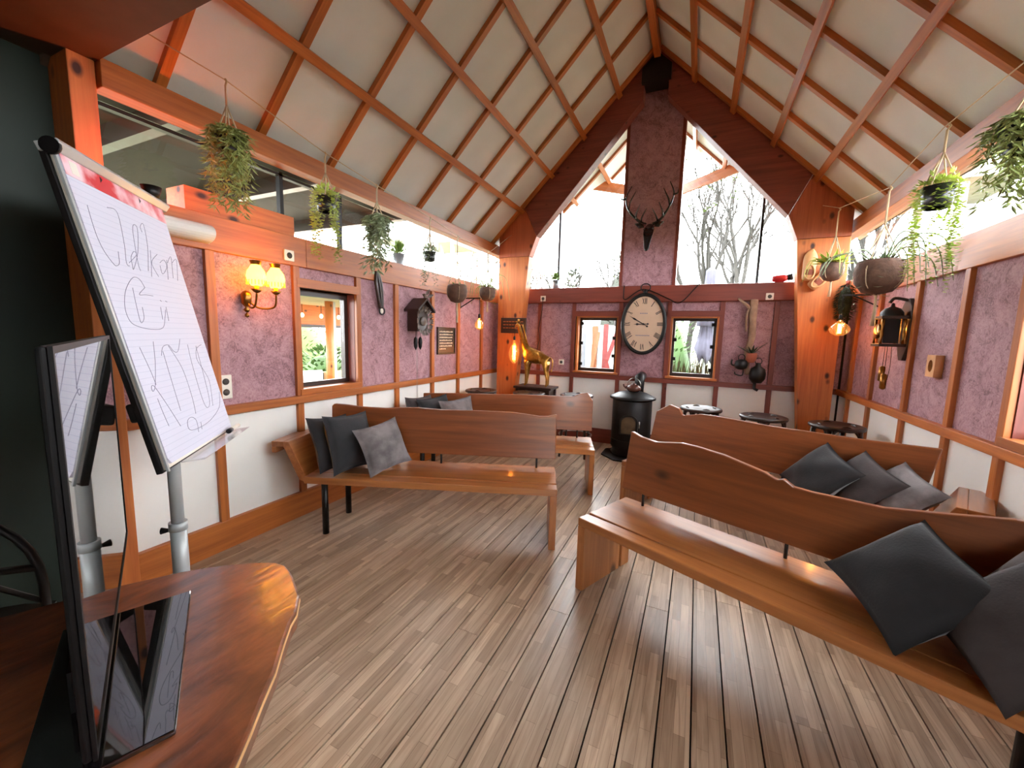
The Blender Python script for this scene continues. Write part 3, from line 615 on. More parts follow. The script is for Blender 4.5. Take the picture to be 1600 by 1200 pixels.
rb = thing('bracket_lamp', 'teapot-shaped filament bulb on an iron bracket by the far column', 'lamp', (1.517, 4.85, 1.95), R(180))
bracket(rb, 1, .3, .17)
tp = filament_bulb(rb, (.29, 0, -.30), .085, .15, 1.9)
MB().tube(smooth_line([(.29, .08, -.27), (.29, .125, -.27), (.29, .13, -.31), (.29, .085, -.335)], 6), .006, 8).build('handle', 'amber_glass', tp)
MB().tube(smooth_line([(.29, -.075, -.33), (.29, -.115, -.31), (.29, -.125, -.265), (.29, -.145, -.245)], 6), [.014]*6+[.010]*6+[.007]*7, 8).build('spout', 'amber_glass', tp)
gl = thing('hanging_bulb', 'long filament bulb hanging from the mouth of the golden giraffe', 'lamp', (-2.255, 5.0, 1.58))
filament_bulb(gl, (0, 0, -.30), .075, .32, 1.1, False)
MB().tube(smooth_line([(0, 0, -.085), (.003, .02, 0), (.01, .07, .04)], 5), .004, 6).build('cord', 'black_plastic', gl)
# red uplighter on the ledge behind the flip chart
rl = thing('uplighter', 'small red uplighter clamped to the wall ledge behind the flip chart', 'lamp', (-2.80, 1.21, 2.10))
MB().box((-.02, -.02, -.01), (.0, .02, .03)).build('clamp', 'black_metal', rl)
MB().tube(smooth_line([(-.01, 0, .01), (.05, 0, .03), (.15, 0, .07)], 5), .008, 8).build('arm', 'black_metal', rl)
MB().lathe([(.0, .06), (.03, .065), (.045, .12), (.042, .12), (.0, .085)], 16, cap=False, M=Matrix.Translation((.16, 0, 0))).build('housing', 'black_metal', rl)
glow('red_glow', (1., .1, .02, 1), 1.5)
MB().lathe([(.0, .10), (.036, .10), (.0, .103)], 16, cap=False, M=Matrix.Translation((.16, 0, 0))).build('lens', 'red_glow', rl)
sp = bpy.data.lights.new('red_light', 'POINT'); sp.color = (1., .09, .015); sp.energy = 1.4; sp.shadow_soft_size = .012
so = bpy.data.objects.new('red_light', sp); COL.objects.link(so); so.parent = rl; so.location = (.16, 0, .125)
# emergency light on the beam
plain('milky_plastic', srgb(222, 220, 214), .25, coat=.4)
em = thing('emergency_light', 'half-round translucent emergency light on the wall beam beside the flip chart', 'light fitting', (-2.82, 1.40, 2.075))
MB().box((0, -.17, -.055), (.012, .17, .055)).build('backplate', 'white_plastic', em)
arc = [(.012+.085*math.sin(math.pi*k/12), -.055*math.cos(math.pi*k/12)) for k in range(13)]
m = MB()
m.prism([(p[0], p[1]) for p in arc], 1, -.165, .165); m.build('diffuser', 'milky_plastic', em, bevel=.003)

# ---------------------------------------------------------------- things on the left wall
lbx = thing('boxed_ledge', 'plain wooden box standing on the wall beam above the wall lamp', 'box', (-2.93, 1.82, 2.2))
MB().box((-.09, -.36, 0), (.10, .36, .14)).build('box_body', 'pine_y', lbx, bevel=.003)
plain('socket_hole', srgb(60, 56, 50), .6)
def outlet(loc, face, n=1, label='', knob=False):
    # face: unit vector out of the wall
    t = thing('wall_socket', label, 'socket'); t.matrix_world = place(loc, (0, 0, 1), face)
    MB().box((-.04*n, -.04, 0), (.04*n, .04, .012)).build('cover_plate', 'white_plastic', t, bevel=.004)
    for k in range(n):
        c = (k-(n-1)/2)*.072
        MB().lathe([(.022, .0125), (.022, .013), (.0, .013)], 16, cap=False, M=Matrix.Translation((c, 0, 0))).build('socket_well', 'socket_hole', t)
        if knob: MB().lathe([(.014, .013), (.012, .03), (0, .031)], 12, cap=False, M=Matrix.Translation((c, 0, 0))).build('plug', 'socket_hole', t)
    return t
outlet((-2.853, 1.635, 1.11), (1, 0, 0), 2, 'white double wall socket below the wall lamp')
outlet((-2.82, 2.115, 2.05), (1, 0, 0), 1, 'white socket on the wall beam just above the wall lamp')
outlet((-2.108, 5.67, 2.05), (0, -1, 0), 1, 'white socket with a plugged-in cord on the far beam above the giraffe', True)
outlet((-1.813, 5.735, 1.13), (0, -1, 0), 1, 'white socket on the mauve panel beside the left far window')
outlet((.735, 5.67, 2.035), (0, -1, 0), 1, 'white socket on the far beam near the clogs')
outlet((1.486, 5.3, 2.075), (-1, 0, 0), 1, 'small white socket on the side beam above the teapot bulb')
tag(MB().tube(smooth_line([(-2.108, 5.655, 2.03), (-2.12, 5.66, 1.85), (-2.16, 5.66, 1.62), (-2.15, 5.67, 1.45), (-2.19, 5.62, 1.2)], 8), .005, 6).build('power_cord', 'black_plastic'), 'dark cord dangling from the far socket behind the giraffe', 'cord')
tag(MB().tube(smooth_line([(-.95, 5.655, 2.205), (-.95, 5.64, 2.1), (-.92, 5.64, 2.02), (-.7, 5.655, 2.15), (-.4, 5.645, 2.03), (-.28, 5.645, 1.97), (-.2, 5.645, 2.0), (-.1, 5.65, 2.12), (-.03, 5.66, 2.205)], 8), .007, 6).build('power_cord', 'black_plastic'), 'dark cable looped along the far beam behind the oval clock', 'cord')
# cuckoo clock
ck = thing('cuckoo_clock', 'carved dark cuckoo clock with leaf decoration and hanging cone weights', 'clock', (-2.845, 3.60, 1.65))
MB().box((0, -.095, -.13), (.13, .095, .12)).build('clock_case', 'darkwood_z', ck, bevel=.004)
for s in (-1, 1):
    MB().prism([(s*.0, .225), (s*.15, .10), (s*.15, .075), (0, .2)], 0, -.0, .19).build('roof_board', 'darkwood_y', ck)
MB().prism([(-.095, .12), (.095, .12), (0, .2)], 0, .0, .13).build('gable', 'darkwood_z', ck)
plain('carved_grey', srgb(96, 84, 76), .45, var=.25, nscale=25., bump=.3)
def leaf(m, c, d, nrm, ln, wd, curl=.2):
    d = Vector(d).normalized(); nrm = Vector(nrm); nrm = (nrm - d*nrm.dot(d)).normalized(); s = d.cross(nrm); c = Vector(c)
    P = [c, c+d*ln*.45+s*wd/2+nrm*ln*curl*.3, c+d*ln+nrm*ln*curl, c+d*ln*.45-s*wd/2+nrm*ln*curl*.3, c+d*ln*.5]
    m.add(P, [(0, 1, 4), (1, 2, 4), (2, 3, 4), (3, 0, 4)])
for k in range(14):
    a = 2*math.pi*k/14; m = MB()
    for j in (-.35, 0, .35): leaf(m, (.14, .085*math.cos(a), -.02+.10*math.sin(a)), (.12, math.cos(a+j), math.sin(a+j)), (1, 0, 0), .07, .035, .3)
    o = m.build('carved_leaf', 'carved_grey', ck, solid=False)
m = MB(); m.ball((.15, .03, .23), (.02, .035, .03)); m.ball((.155, -.005, .255), .018); leaf(m, (.15, .05, .24), (0, 1, .35), (1, 0, 0), .1, .05); leaf(m, (.15, .02, .25), (.2, .5, 1), (1, 0, 0), .09, .05); leaf(m, (.15, -.02, .25), (.2, -.8, .2), (1, 0, 0), .07, .02)
m.build('carved_bird', 'carved_grey', ck, solid=False)
MB().lathe([(.048, .0), (.05, .01), (.045, .016), (0, .016)], 24, cap=False, M=Matrix.Translation((.13, 0, -.02)) @ Matrix.Rotation(R(90), 4, 'Y')).build('dial', 'carved_grey', ck)
for y in (-.045, .035):
    MB().tube([(.07, y, -.13), (.07, y, -.2)], .002, 5).build('chain', 'black_metal', ck)
    MB().lathe([(.006, 0), (.02, -.02), (.024, -.06), (.018, -.11), (.004, -.14)], 12, M=Matrix.Translation((.07, y, -.19))).build('cone_weight', 'iron', ck)
for y in (-.02, .0): MB().tube([(.06, y, -.13), (.06, y, -.95)], .0015, 5).build('chain', 'steel', ck)
MB().tube([(.045, 0, -.13), (.045, 0, -.24)], .003, 6).build('pendulum', 'darkwood_z', ck)
# yoke-like wooden tongs
yk = thing('wooden_tongs', 'old wooden tongs with a ring hanging on the mauve wall beside the cuckoo clock', 'tool', (-2.84, 3.06, 1.87))
for s, r in ((-1, .016), (1, .014), (.3, .012)):
    MB().tube(smooth_line([(.02, -.03+s*.012, .2), (.03, s*.035-.02, .1), (.03, s*.03, -.02), (.025, .02+s*.012, -.14)], 6), r, 8).build('tong_arm', 'darkwood_z', yk)
MB().tube([(.025, .03+.035*math.cos(a), -.165+.035*math.sin(a)) for a in [2*math.pi*k/16 for k in range(16)]], .007, 6, closed=True).build('ring', 'iron', yk)
MB().ball((.03, .02, -.165), (.008, .02, .025)).build('handle_tip', 'white_plastic', yk)
# lettered sign
plain('sign_black', srgb(30, 26, 24), .35, var=.1); plain('sign_letter', srgb(206, 196, 170), .6)
sg_ = thing('wall_sign', 'small black sign with rows of pale lettering on the mauve wall', 'sign', (-2.855, 4.24, 1.415))
MB().box((0, -.18, -.15), (.018, .18, .15)).build('board', 'sign_black', sg_, bevel=.003)
for a, b in (((0, -.19, .15), (.026, .19, .165)), ((0, -.19, -.165), (.026, .19, -.15)), ((0, -.19, -.15), (.026, -.18, .15)), ((0, .18, -.15), (.026, .19, .15))): MB().box(a, b).build('frame', 'sign_black', sg_)
random.seed(3)
for k in range(7):
    m = MB(); y = -.15; z = .11-.035*k
    while y < (.12 if k < 6 else -.02):
        w = random.uniform(.012, .035); m.box((.018, y, z-.006), (.0195, y+w, z+random.choice((.006, .009)))); y += w + .007
    tag(m.build('lettering', 'sign_letter', sg_), kind='stuff')
# carved board on the left far column
bd = thing('carved_board', 'brown board with worn carved lettering on the far column behind the giraffe', 'sign', (-2.44, 5.378, 1.645))
MB().box((-.2, -.02, -.11), (.2, 0, .11)).build('board', 'darkwood_x', bd, bevel=.004)
m = MB()
for k in range(3):
    x = -.16
    while x < .14:
        w = random.uniform(.02, .05); m.box((x, -.023, .05-.045*k), (x+w, -.02, .06-.045*k)); x += w+.012
tag(m.build('lettering', 'pine_x', bd), kind='stuff')

# ---------------------------------------------------------------- far wall: clock, deer head, driftwood
oc = thing('wall_clock', 'large oval wall clock with Roman numerals and a dark pocket-watch rim', 'clock', (XC-.003, 5.655, 1.695))
plain('clock_face', srgb(206, 178, 152), .6, var=.05, nscale=4.)
EX, EZ = .262, .375
def ell(k, n, f=1.): a = 2*math.pi*k/n; return (EX*f*math.sin(a), EZ*f*math.cos(a))
MB().prism([ell(k, 48) for k in range(48)], 1, -.03, .01).build('face', 'clock_face', oc)
MB().tube([(ell(k, 48, 1.02)[0], -.03, ell(k, 48, 1.02)[1]) for k in range(48)], .024, 10, closed=True).build('rim', 'iron', oc)
MB().tube([(0, -.02, EZ+.02), (0, -.02, EZ+.075)], [.03, .02], 12).build('crown', 'iron', oc)
MB().tube([(.06*math.sin(a), -.02, EZ+.10+.05*math.cos(a)) for a in [2*math.pi*k/24 for k in range(24)]], .007, 6, closed=True).build('hanging_ring', 'iron', oc)
NUM = ['XII', 'I', 'II', 'III', 'IIII', 'V', 'VI', 'VII', 'VIII', 'IX', 'X', 'XI']
for i, tx in enumerate(NUM):
    a = 2*math.pi*i/12; m = MB(); c = Vector((EX*.8*math.sin(a), 0, EZ*.8*math.cos(a)))
    rot = Matrix.Translation((c.x, -.0305, c.z)) @ Matrix.Rotation(a, 4, 'Y')
    wd = {'I': .016, 'V': .034, 'X': .032}; tot = sum(wd[ch_] for ch_ in tx); x = -tot/2; h = .038
    def bar(x0, x1, t):
        m.prism([(x0-t, h), (x0+t, h), (x1+t, -h), (x1-t, -h)], 1, -.001, 0, M=rot)
    for ch_ in tx:
        w = wd[ch_]; xm = x+w/2
        if ch_ == 'I': bar(xm, xm, .0045)
        elif ch_ == 'V': bar(xm-.012, xm, .0042); bar(xm+.012, xm, .002)
        else: bar(xm-.011, xm+.011, .0042); bar(xm+.011, xm-.011, .002)
        x += w
    m.build('numeral', 'ink_black', oc)
def hand(name, ang, ln, wd):
    m = MB(); M_ = Matrix.Translation((0, -.034, -.0)) @ Matrix.Rotation(ang, 4, 'Y')
    m.prism([(-.004, -.07), (.004, -.07), (.006, ln*.45), (wd, ln*.62), (.004, ln*.75), (0, ln), (-.004, ln*.75), (-wd, ln*.62), (-.006, ln*.45)], 1, -.002, 0, M=M_); m.ball((0, -.036, -.055), (.012, .003, .012), M=Matrix.Rotation(ang, 4, 'Y'))
    m.build(name, 'ink_black', oc)
hand('hour_hand', R(-92), .13, .016); hand('minute_hand', R(-60), .22, .012)
MB().ball((0, -.037, 0), (.014, .004, .014)).build('hub', 'ink_black', oc)
m = MB()
for z, w, k in ((.14, .05, 5), (-.15, .09, 9)):
    for j in range(k): m.box((-w+2*w*j/k, -.0312, z-.006), (-w+2*w*(j+.7)/k, -.0305, z+.006))
m.build('maker_marks', 'ink', oc)
dh = thing('deer_head', 'black deer head trophy with tall antlers on the centre post', 'trophy', (XC, 5.655, 2.82))
hb = MB()
prof = [(-.0, .13, .05, .055), (-.06, .10, .062, .075), (-.11, .06, .066, .078), (-.16, .0, .062, .07), (-.19, -.06, .05, .056), (-.215, -.13, .038, .044), (-.235, -.19, .034, .036), (-.24, -.225, .022, .02)]
n = 14; vs = []
for (y, z, rx, rz) in prof: vs += [(rx*math.cos(2*math.pi*j/n), y+rz*.6*math.sin(2*math.pi*j/n), z+rz*.8*math.sin(2*math.pi*j/n)) for j in range(n)]
fs = []
for i in range(len(prof)-1): fs += [(i*n+j, i*n+(j+1) % n, (i+1)*n+(j+1) % n, (i+1)*n+j) for j in range(n)]
fs += [tuple(range(n)), tuple((len(prof)-1)*n+j for j in range(n))]
hb.add(vs, fs, True); hb.ball((-.05, -.165, .055), (.014, .02, .012)); hb.ball((.05, -.165, .055), (.014, .02, .012))
plain('gloss_black', srgb(20, 20, 26), .22, var=.1, coat=.4)
hd_ = hb.build('head', 'gloss_black', dh); md = hd_.modifiers.new('sub', 'SUBSURF'); md.levels = md.render_levels = 1
for s in (-1, 1):
    m = MB(); leaf(m, (s*.055, -.1, .1), (s*1, -.1, .35), (0, -1, .3), .13, .075, .1); m.add([], []); e = m.build('ear', 'gloss_black', dh, solid=False)
    so_ = e.modifiers.new('thick', 'SOLIDIFY'); so_.thickness = .012
    A = MB(); k = 1 if s < 0 else .9
    A.tube(smooth_line([(s*.04, -.09, .13), (s*.12, -.1, .17), (s*.22*k, -.13, .26), (s*.28*k, -.15, .36), (s*.30*k, -.13, .48), (s*.24*k, -.1, .62)], 6), [.02-.0005*i for i in range(31)], 8)
    for b, tip in (((s*.10, -.1, .16), (s*.03, -.2, .30)), ((s*.16, -.115, .20), (s*.11, -.2, .36)), ((s*.26*k, -.145, .33), (s*.17*k, -.2, .52)), ((s*.30*k, -.14, .45), (s*.36*k, -.17, .50))):
        mid = (Vector(b)+Vector(tip))/2 + Vector((s*.02, -.03, -.03)); A.tube(smooth_line([b, mid, tip], 6), [.014-.0009*i for i in range(13)], 7)
    A.build('antler', 'gloss_black', dh)
# driftwood with pots on the far wall
plain('driftwood', srgb(150, 122, 100), .8, var=.2, nscale=12., bump=.4); plain('terracotta', srgb(140, 70, 48), .7, var=.15); plain('leaf_dark', srgb(44, 62, 40), .5, var=.3, nscale=6.)
dw = thing('driftwood_branch', 'upright driftwood branch fixed to the far wall near the clogs', 'driftwood', (.56, 5.70, 1.5))
MB().tube(smooth_line([(.02, -.03, .5), (.02, -.04, .3), (.03, -.035, .05), (0, -.045, -.15), (.02, -.04, -.4)], 6), [.045]*7+[.04]*6+[.034]*6+[.028]*6, 8).build('stem', 'driftwood', dw)
MB().tube(smooth_line([(.0, -.04, .38), (-.06, -.05, .44), (-.15, -.05, .515)], 6), [.024, .024, .022, .022, .02, .02, .018, .018, .016, .016, .015, .014, .012], 8).build('side_branch', 'driftwood', dw)
MB().tube(smooth_line([(-.02, -.045, .42), (-.045, -.05, .3), (-.035, -.05, .12)], 6), .012, 7).build('side_branch', 'driftwood', dw)
ap = thing('succulent_pot', 'spiky succulent in a small pot hooked on the driftwood', 'plant', (.6, 5.60, 1.31))
MB().lathe([(.035, -.06), (.055, -.02), (.06, .05), (.052, .055)], 16, cap=False).build('pot', 'terracotta', ap)
for k in range(14):
    a = k*2.4; m = MB(); leaf(m, (0, 0, .04), (math.cos(a), math.sin(a)*.7, .6+.5*(k % 3)), (0, 0, 1), .13 if k < 12 else .24, .03, -.1); m.build('leaf', 'leaf_dark', ap, solid=False)
for nm, lb_, (x, z), pr, sc_ in (('oil_lantern', 'dark iron oil lantern hooked low on the driftwood', (.68, 1.12), [(.05, -.11), (.085, -.06), (.09, 0), (.075, .06), (.03, .09), (.025, .13)], 1.), ('iron_kettle', 'little dark iron kettle hooked beside the driftwood', (.50, 1.22), [(.03, -.06), (.065, -.04), (.075, .0), (.06, .045), (.02, .065)], 1.)):
    t = thing(nm, lb_, nm.split('_')[1], (x, 5.61, z)); MB().lathe(pr, 18).build('body', 'iron', t)
    MB().tube([(.035*math.cos(a), 0, pr[-1][1]+.02+.04*math.sin(a)) for a in [2*math.pi*k/16 for k in range(16)]], .005, 6, closed=True).build('handle', 'iron', t)
    if nm == 'iron_kettle':
        MB().tube(smooth_line([(-.05, 0, -.02), (-.1, 0, .0), (-.1, 0, .06)], 5), .01, 7).build('spout', 'iron', t)
        MB().tube(smooth_line([(.03, .0, -.06), (.02, .0, -.13), (-.05, .0, -.12), (-.06, .0, -.09)], 5), .008, 7).build('hook', 'iron', t)
    else: MB().tube([(-.02, 0, -.11), (-.02, 0, -.18), (.02, 0, -.2)], .018, 8).build('foot', 'iron', t)
# pots and odds on the gable sill
plain('zinc', srgb(150, 156, 160), .4, metal=.5); plain('leaf_green', srgb(112, 148, 64), .5, var=.3, nscale=8.); plain('leaf_olive', srgb(134, 146, 78), .55, var=.3, nscale=8.); plain('leaf_bright', srgb(172, 192, 84), .5, var=.3, nscale=8.); plain('leaf_grey', srgb(134, 150, 114), .55, var=.25, nscale=8.)
sp_ = thing('sill_plant', 'small bushy plant in a zinc pot on the gable sill', 'plant', (-1.96, 5.77, 2.2))
MB().lathe([(.04, 0), (.055, .12), (.05, .12)], 16, cap=True).build('pot', 'zinc', sp_)
random.seed(11); m = MB()
for k in range(160):
    a = random.random()*6.28; e = random.uniform(.1, 1.4); d = Vector((math.cos(a)*math.cos(e), math.sin(a)*math.cos(e), math.sin(e))); leaf(m, Vector((0, 0, .12))+d*random.uniform(.02, .09), d, (0, 0, 1), .045, .02)
tag(m.build('foliage', 'leaf_green', sp_, solid=False), kind='stuff')
plain('red_plastic', srgb(176, 34, 40), .4)
rd = thing('red_torch', 'red hand torch with black end lying on the gable sill', 'torch', (.84, 5.73, 2.245))
MB().tube([(-.09, 0, 0), (-.05, 0, .0), (.03, 0, .005), (.06, 0, .01)], [.03, .042, .044, .03], 14).build('body', 'red_plastic', rd); MB().tube([(.06, 0, .01), (.11, 0, .02)], [.035, .04], 14).build('cap', 'black_plastic', rd)
# clogs on the right far column
plain('clog_wood', srgb(208, 152, 100), .55, var=.12, nscale=10.)
def clog(c, ang, label):
    t = thing('wooden_clog', label, 'clog', group='clogs on the far column'); t.matrix_world = place(c, (math.cos(ang), 0, math.sin(ang)), (0, -1, 0)) @ Matrix.Diagonal((1.25, 1.25, 1.1, 1))
    # local x towards the toe, z out of the column
    sec = [(-.125, .040, .055), (-.10, .048, .06), (-.05, .047, .055), (0, .05, .06), (.05, .055, .07), (.09, .048, .065), (.12, .03, .05), (.14, .008, .06)]
    n = 14; m = MB(); vs = []
    for x, w, h in sec: vs += [(x, w*math.cos(2*math.pi*j/n), max(.0, h*.5+h*.5*math.sin(2*math.pi*j/n))+(.02 if x > .13 else 0)) for j in range(n)]
    fs = []
    for i in range(len(sec)-1): fs += [(i*n+j, i*n+(j+1) % n, (i+1)*n+(j+1) % n, (i+1)*n+j) for j in range(n)]
    fs += [tuple(range(n)), tuple((len(sec)-1)*n+j for j in range(n))]
    m.add(vs, fs, True); b = m.build('shell', 'clog_wood', t); md = b.modifiers.new('sub', 'SUBSURF'); md.levels = md.render_levels = 2
    m = MB(); m.tube([(-.055+.058*math.cos(a), .036*math.sin(a), .058) for a in [2*math.pi*k/20 for k in range(20)]], .007, 8, closed=True); m.build('rim', 'clog_wood', t)
    MB().ball((-.055, 0, .046), (.055, .033, .012)).build('opening', 'terracotta', t)
clog((1.03, 5.38, 2.32), R(88), 'wooden clog hanging toe-up on the far column')
clog((1.165, 5.38, 2.20), R(45), 'wooden clog hanging aslant behind the fern on the far column')
# lantern clock on the right wall
lc = thing('lantern_clock', 'dark wooden lantern clock with brass weights on the mauve side wall', 'clock', (1.517, 4.25, 1.63))
MB().prism([(-.11, .09), (-.085, .17), (-.03, .24), (.03, .24), (.085, .17), (.11, .09), (.1, -.12), (.06, -.2), (.03, -.25), (-.03, -.25), (-.06, -.2), (-.1, -.12)], 0, -.03, 0).build('backboard', 'darkwood_z', lc, bevel=.006)
for z in (-.13, .09): MB().box((-.2, -.085, z-.012), (-.03, .085, z+.012)).build('shelf', 'darkwood_y', lc, bevel=.003)
for y in (-.07, .07):
    for x in (-.185, -.05): MB().lathe([(.01, -.12), (.006, -.08), (.012, -.04), (.006, 0), (.012, .04), (.01, .08)], 10, M=Matrix.Translation((x, y, 0))).build('pillar', 'brass', lc)
MB().box((-.165, -.05, -.115), (-.07, .05, .075)).build('movement', 'iron', lc)
MB().lathe([(.06, -.006), (.06, .006), (0, .006)], 20, M=Matrix.Translation((-.19, 0, -.02)) @ Matrix.Rotation(R(-90), 4, 'Y')).build('dial', 'brass', lc)
MB().lathe([(.075, 0), (.072, .03), (.05, .06), (.015, .075), (.01, .1), (0, .105)], 18, cap=False, M=Matrix.Translation((-.115, 0, .102))).build('bell', 'iron', lc)
MB().tube(smooth_line([(-.02, .0, .225), (-.1, .02, .245), (-.13, .02, .21)], 6), .012, 8).build('hook', 'darkwood_z', lc)
for y, z in ((.03, -.36), (-.02, -.42)):
    MB().tube([(-.12, y, -.14), (-.12, y, z+.05)], .002, 5).build('cord', 'black_plastic', lc); MB().lathe([(.008, .06), (.022, .05), (.022, -.06), (.006, -.07)], 14, M=Matrix.Translation((-.12, y, z))).build('weight', 'brass', lc)
MB().tube(smooth_line([(-.11, -.06, -.14), (-.11, -.08, -.3), (-.11, -.03, -.47), (-.11, .0, -.49)], 6), .002, 5).build('cord', 'black_plastic', lc)
wb_ = thing('wooden_block', 'pale wooden block with an oval hole on the mauve side wall', 'block', (1.517, 3.73, 1.365))
n = 20; m = MB(); outer = [(-.055, -.075), (.055, -.075), (.055, .075), (-.055, .075)]
ring_o = []; ring_i = []
for k in range(n):
    a = 2*math.pi*k/n; c, s_ = math.cos(a), math.sin(a); q = 1/max(abs(c)/.055, abs(s_)/.075); ring_o.append((c*q, s_*q)); ring_i.append((c*.03, s_*.042))
vs = [(x, p[0], p[1]) for x in (-.045, 0) for p in ring_o] + [(x, p[0], p[1]) for x in (-.045, -.012) for p in ring_i]; fs = []
for k in range(n):
    j = (k+1) % n; fs += [(k, j, 2*n+j, 2*n+k), (k, n+k, n+j, j), (2*n+k, 2*n+j, 3*n+j, 3*n+k)]
fs += [tuple(3*n+k for k in range(n)), tuple(n+k for k in range(n))]
m.add(vs, fs); m.build('block', 'clog_wood', wb_); MB().ball((-.013, 0, 0), (.003, .03, .042)).build('hole', 'dark_gap', wb_)

# ---------------------------------------------------------------- stove, stools, giraffe
st = thing('wood_stove', 'black cast-iron wood stove with arched window under the oval clock', 'stove', (-.70, 5.26, 0))
MB().prism([(.36*math.cos(R(22.5+45*k)), .36*math.sin(R(22.5+45*k))-.02) for k in range(8)], 2, 0, .018).build('floor_plate', 'iron', st, bevel=.003)
MB().lathe([(.2, .018), (.22, .05), (.2, .09), (.215, .12), (.225, .14), (.215, .16), (.225, .2), (.215, .22)], 32, sx=1.1, cap=False).build('base', 'iron', st)
MB().lathe([(.215, .22), (.22, .24), (.22, .72), (.215, .73)], 32, sx=1.1).build('body', 'iron', st)
MB().lathe([(.22, .73), (.26, .745), (.262, .765), (.235, .78), (.16, .82), (.1, .835), (0, .84)], 36, sx=1.08, cap=False).build('lid', 'iron', st)
for k in range(20):
    a = 2*math.pi*k/20; MB().box((.15, -.008, .0), (.22, .008, .012), M=Matrix.Rotation(a, 4, 'Z') @ Matrix.Translation((0, 0, .795)) @ Matrix.Rotation(R(20), 4, 'Y')).build('lid_rib', 'iron', st)
arch = [(-.085, .33), (.085, .33), (.085, .47)] + [(.085*math.cos(math.pi*k/8), .47+.07*math.sin(math.pi*k/8)) for k in range(1, 8)] + [(-.085, .47)]
plain('stove_glass', srgb(88, 74, 58), .25, var=.2, nscale=9.)
dr = MB().prism([(p[0]*1.3, (p[1]-.42)*1.2+.42) for p in arch], 1, -.232, -.19).build('door', 'iron', st, bevel=.004)
MB().prism(arch, 1, -.236, -.2).build('door_window', 'stove_glass', dr); MB().tube([(.13, -.25, .42), (.13, -.25, .50)], .008, 8).build('door_handle', 'steel', dr)
MB().tube([(.05, .15, .78), (.05, .19, 1.0), (.05, .42, 1.0)], .06, 16).build('flue', 'iron', st)
kt = thing('copper_kettle', 'brown kettle with hooped handle on top of the wood stove', 'kettle', (-.69, 5.24, .838))
plain('brown_enamel', srgb(96, 56, 46), .25, var=.1)
MB().lathe([(.06, 0), (.085, .02), (.09, .045), (.07, .075), (.03, .09)], 22).build('body', 'brown_enamel', kt); MB().lathe([(.03, .088), (.028, .098), (.008, .1), (.01, .115), (0, .118)], 14, cap=False).build('lid', 'brown_enamel', kt)
MB().tube(smooth_line([(-.08, 0, .04), (-.115, 0, .055), (-.13, 0, .085)], 5), [.018]*4+[.012]*4+[.009]*3, 8).build('spout', 'brown_enamel', kt)
MB().tube([(.082*math.cos(a), 0, .07+.1*math.sin(a)) for a in [math.pi*k/14 for k in range(15)]], .005, 7).build('handle', 'steel', kt)
# bentwood bar stools
def make_stool():
    t = thing('bar_stool', 'x', 'stool')
    MB().lathe([(0, .745), (.185, .745), (.205, .752), (.21, .765), (.205, .778), (.19, .783), (.17, .776), (0, .772)], 32, cap=False).build('seat', 'darkwood_x', t)
    for k in range(4):
        a = R(45+90*k); c, s_ = math.cos(a), math.sin(a)
        MB().tube([(c*.17, s_*.17, .75), (c*.19, s_*.19, .5), (c*.225, s_*.225, 0)], [.02, .017, .014], 10).build('leg', 'darkwood_z', t)
        b = R(135+90*k); p0, p1 = Vector((c*.185, s_*.185, .60)), Vector((math.cos(b)*.185, math.sin(b)*.185, .60)); mid = (p0+p1)/2*1.08
        MB().tube(smooth_line([p0, (p0*.75+mid*.25)+Vector((0, 0, .1)), mid+Vector((0, 0, .135)), (p1*.75+mid*.25)+Vector((0, 0, .1)), p1], 5), .009, 7).build('bent_brace', 'darkwood_x', t)
    MB().tube([(.205*math.cos(a), .205*math.sin(a), .27) for a in [2*math.pi*k/32 for k in range(32)]], .009, 8, closed=True).build('foot_ring', 'steel', t)
    return t
stool = make_stool()
spots = [((-2.55, 4.63), 10, 'dark bar stool in the far corner below the sign with pale lettering'), ((-1.93, 4.78), 30, 'dark bar stool standing in front of the golden giraffe'), ((-1.34, 4.93), 5, 'dark bar stool between the giraffe and the wood stove'),
         ((.085, 4.75), 20, 'dark bar stool closest to the wood stove, below the parasol window'), ((.64, 4.57), 40, 'dark bar stool below the driftwood branch'), ((1.19, 4.45), 15, 'dark bar stool in the corner below the lantern clock')]
for i, ((x, y), a, lbl) in enumerate(spots):
    o = stool if i == 0 else copy_tree(stool)
    o.location = (x, y, 0); o.rotation_euler = (0, 0, R(a)); tag(o, lbl, 'stool', 'dark bentwood bar stools')
# plinth and giraffe
pl = thing('side_table', 'dark square side table carrying the golden giraffe', 'table', (-1.98, 5.16, 0))
MB().box((-.27, -.17, .79), (.27, .17, .82)).build('top', 'darkwood_x', pl, bevel=.004)
for x in (-.22, .22):
    for y in (-.13, .13): MB().box((x-.022, y-.022, 0), (x+.022, y+.022, .79)).build('leg', 'darkwood_z', pl)
MB().box((-.22, -.13, .7), (.22, .13, .79)).build('apron', 'darkwood_x', pl)
gf = thing('giraffe_statue', 'golden giraffe statue standing on the dark side table', 'statue', (-1.98, 5.12, .82))
def skin(name, joints, edges, mat, parent, sub=2, root=0):
    me = bpy.data.meshes.new(name); me.from_pydata([j[:3] for j in joints], edges, []); me.update()
    o = link(name, me, mat, parent); md = o.modifiers.new('skin', 'SKIN'); md.use_smooth_shade = True
    sv = me.skin_vertices[0].data
    for i, j in enumerate(joints):
        r = j[3]; sv[i].radius = (r, j[4] if len(j) > 4 else r)
        sv[i].use_root = (i == root)
    s = o.modifiers.new('sub', 'SUBSURF'); s.levels = s.render_levels = sub
    return o
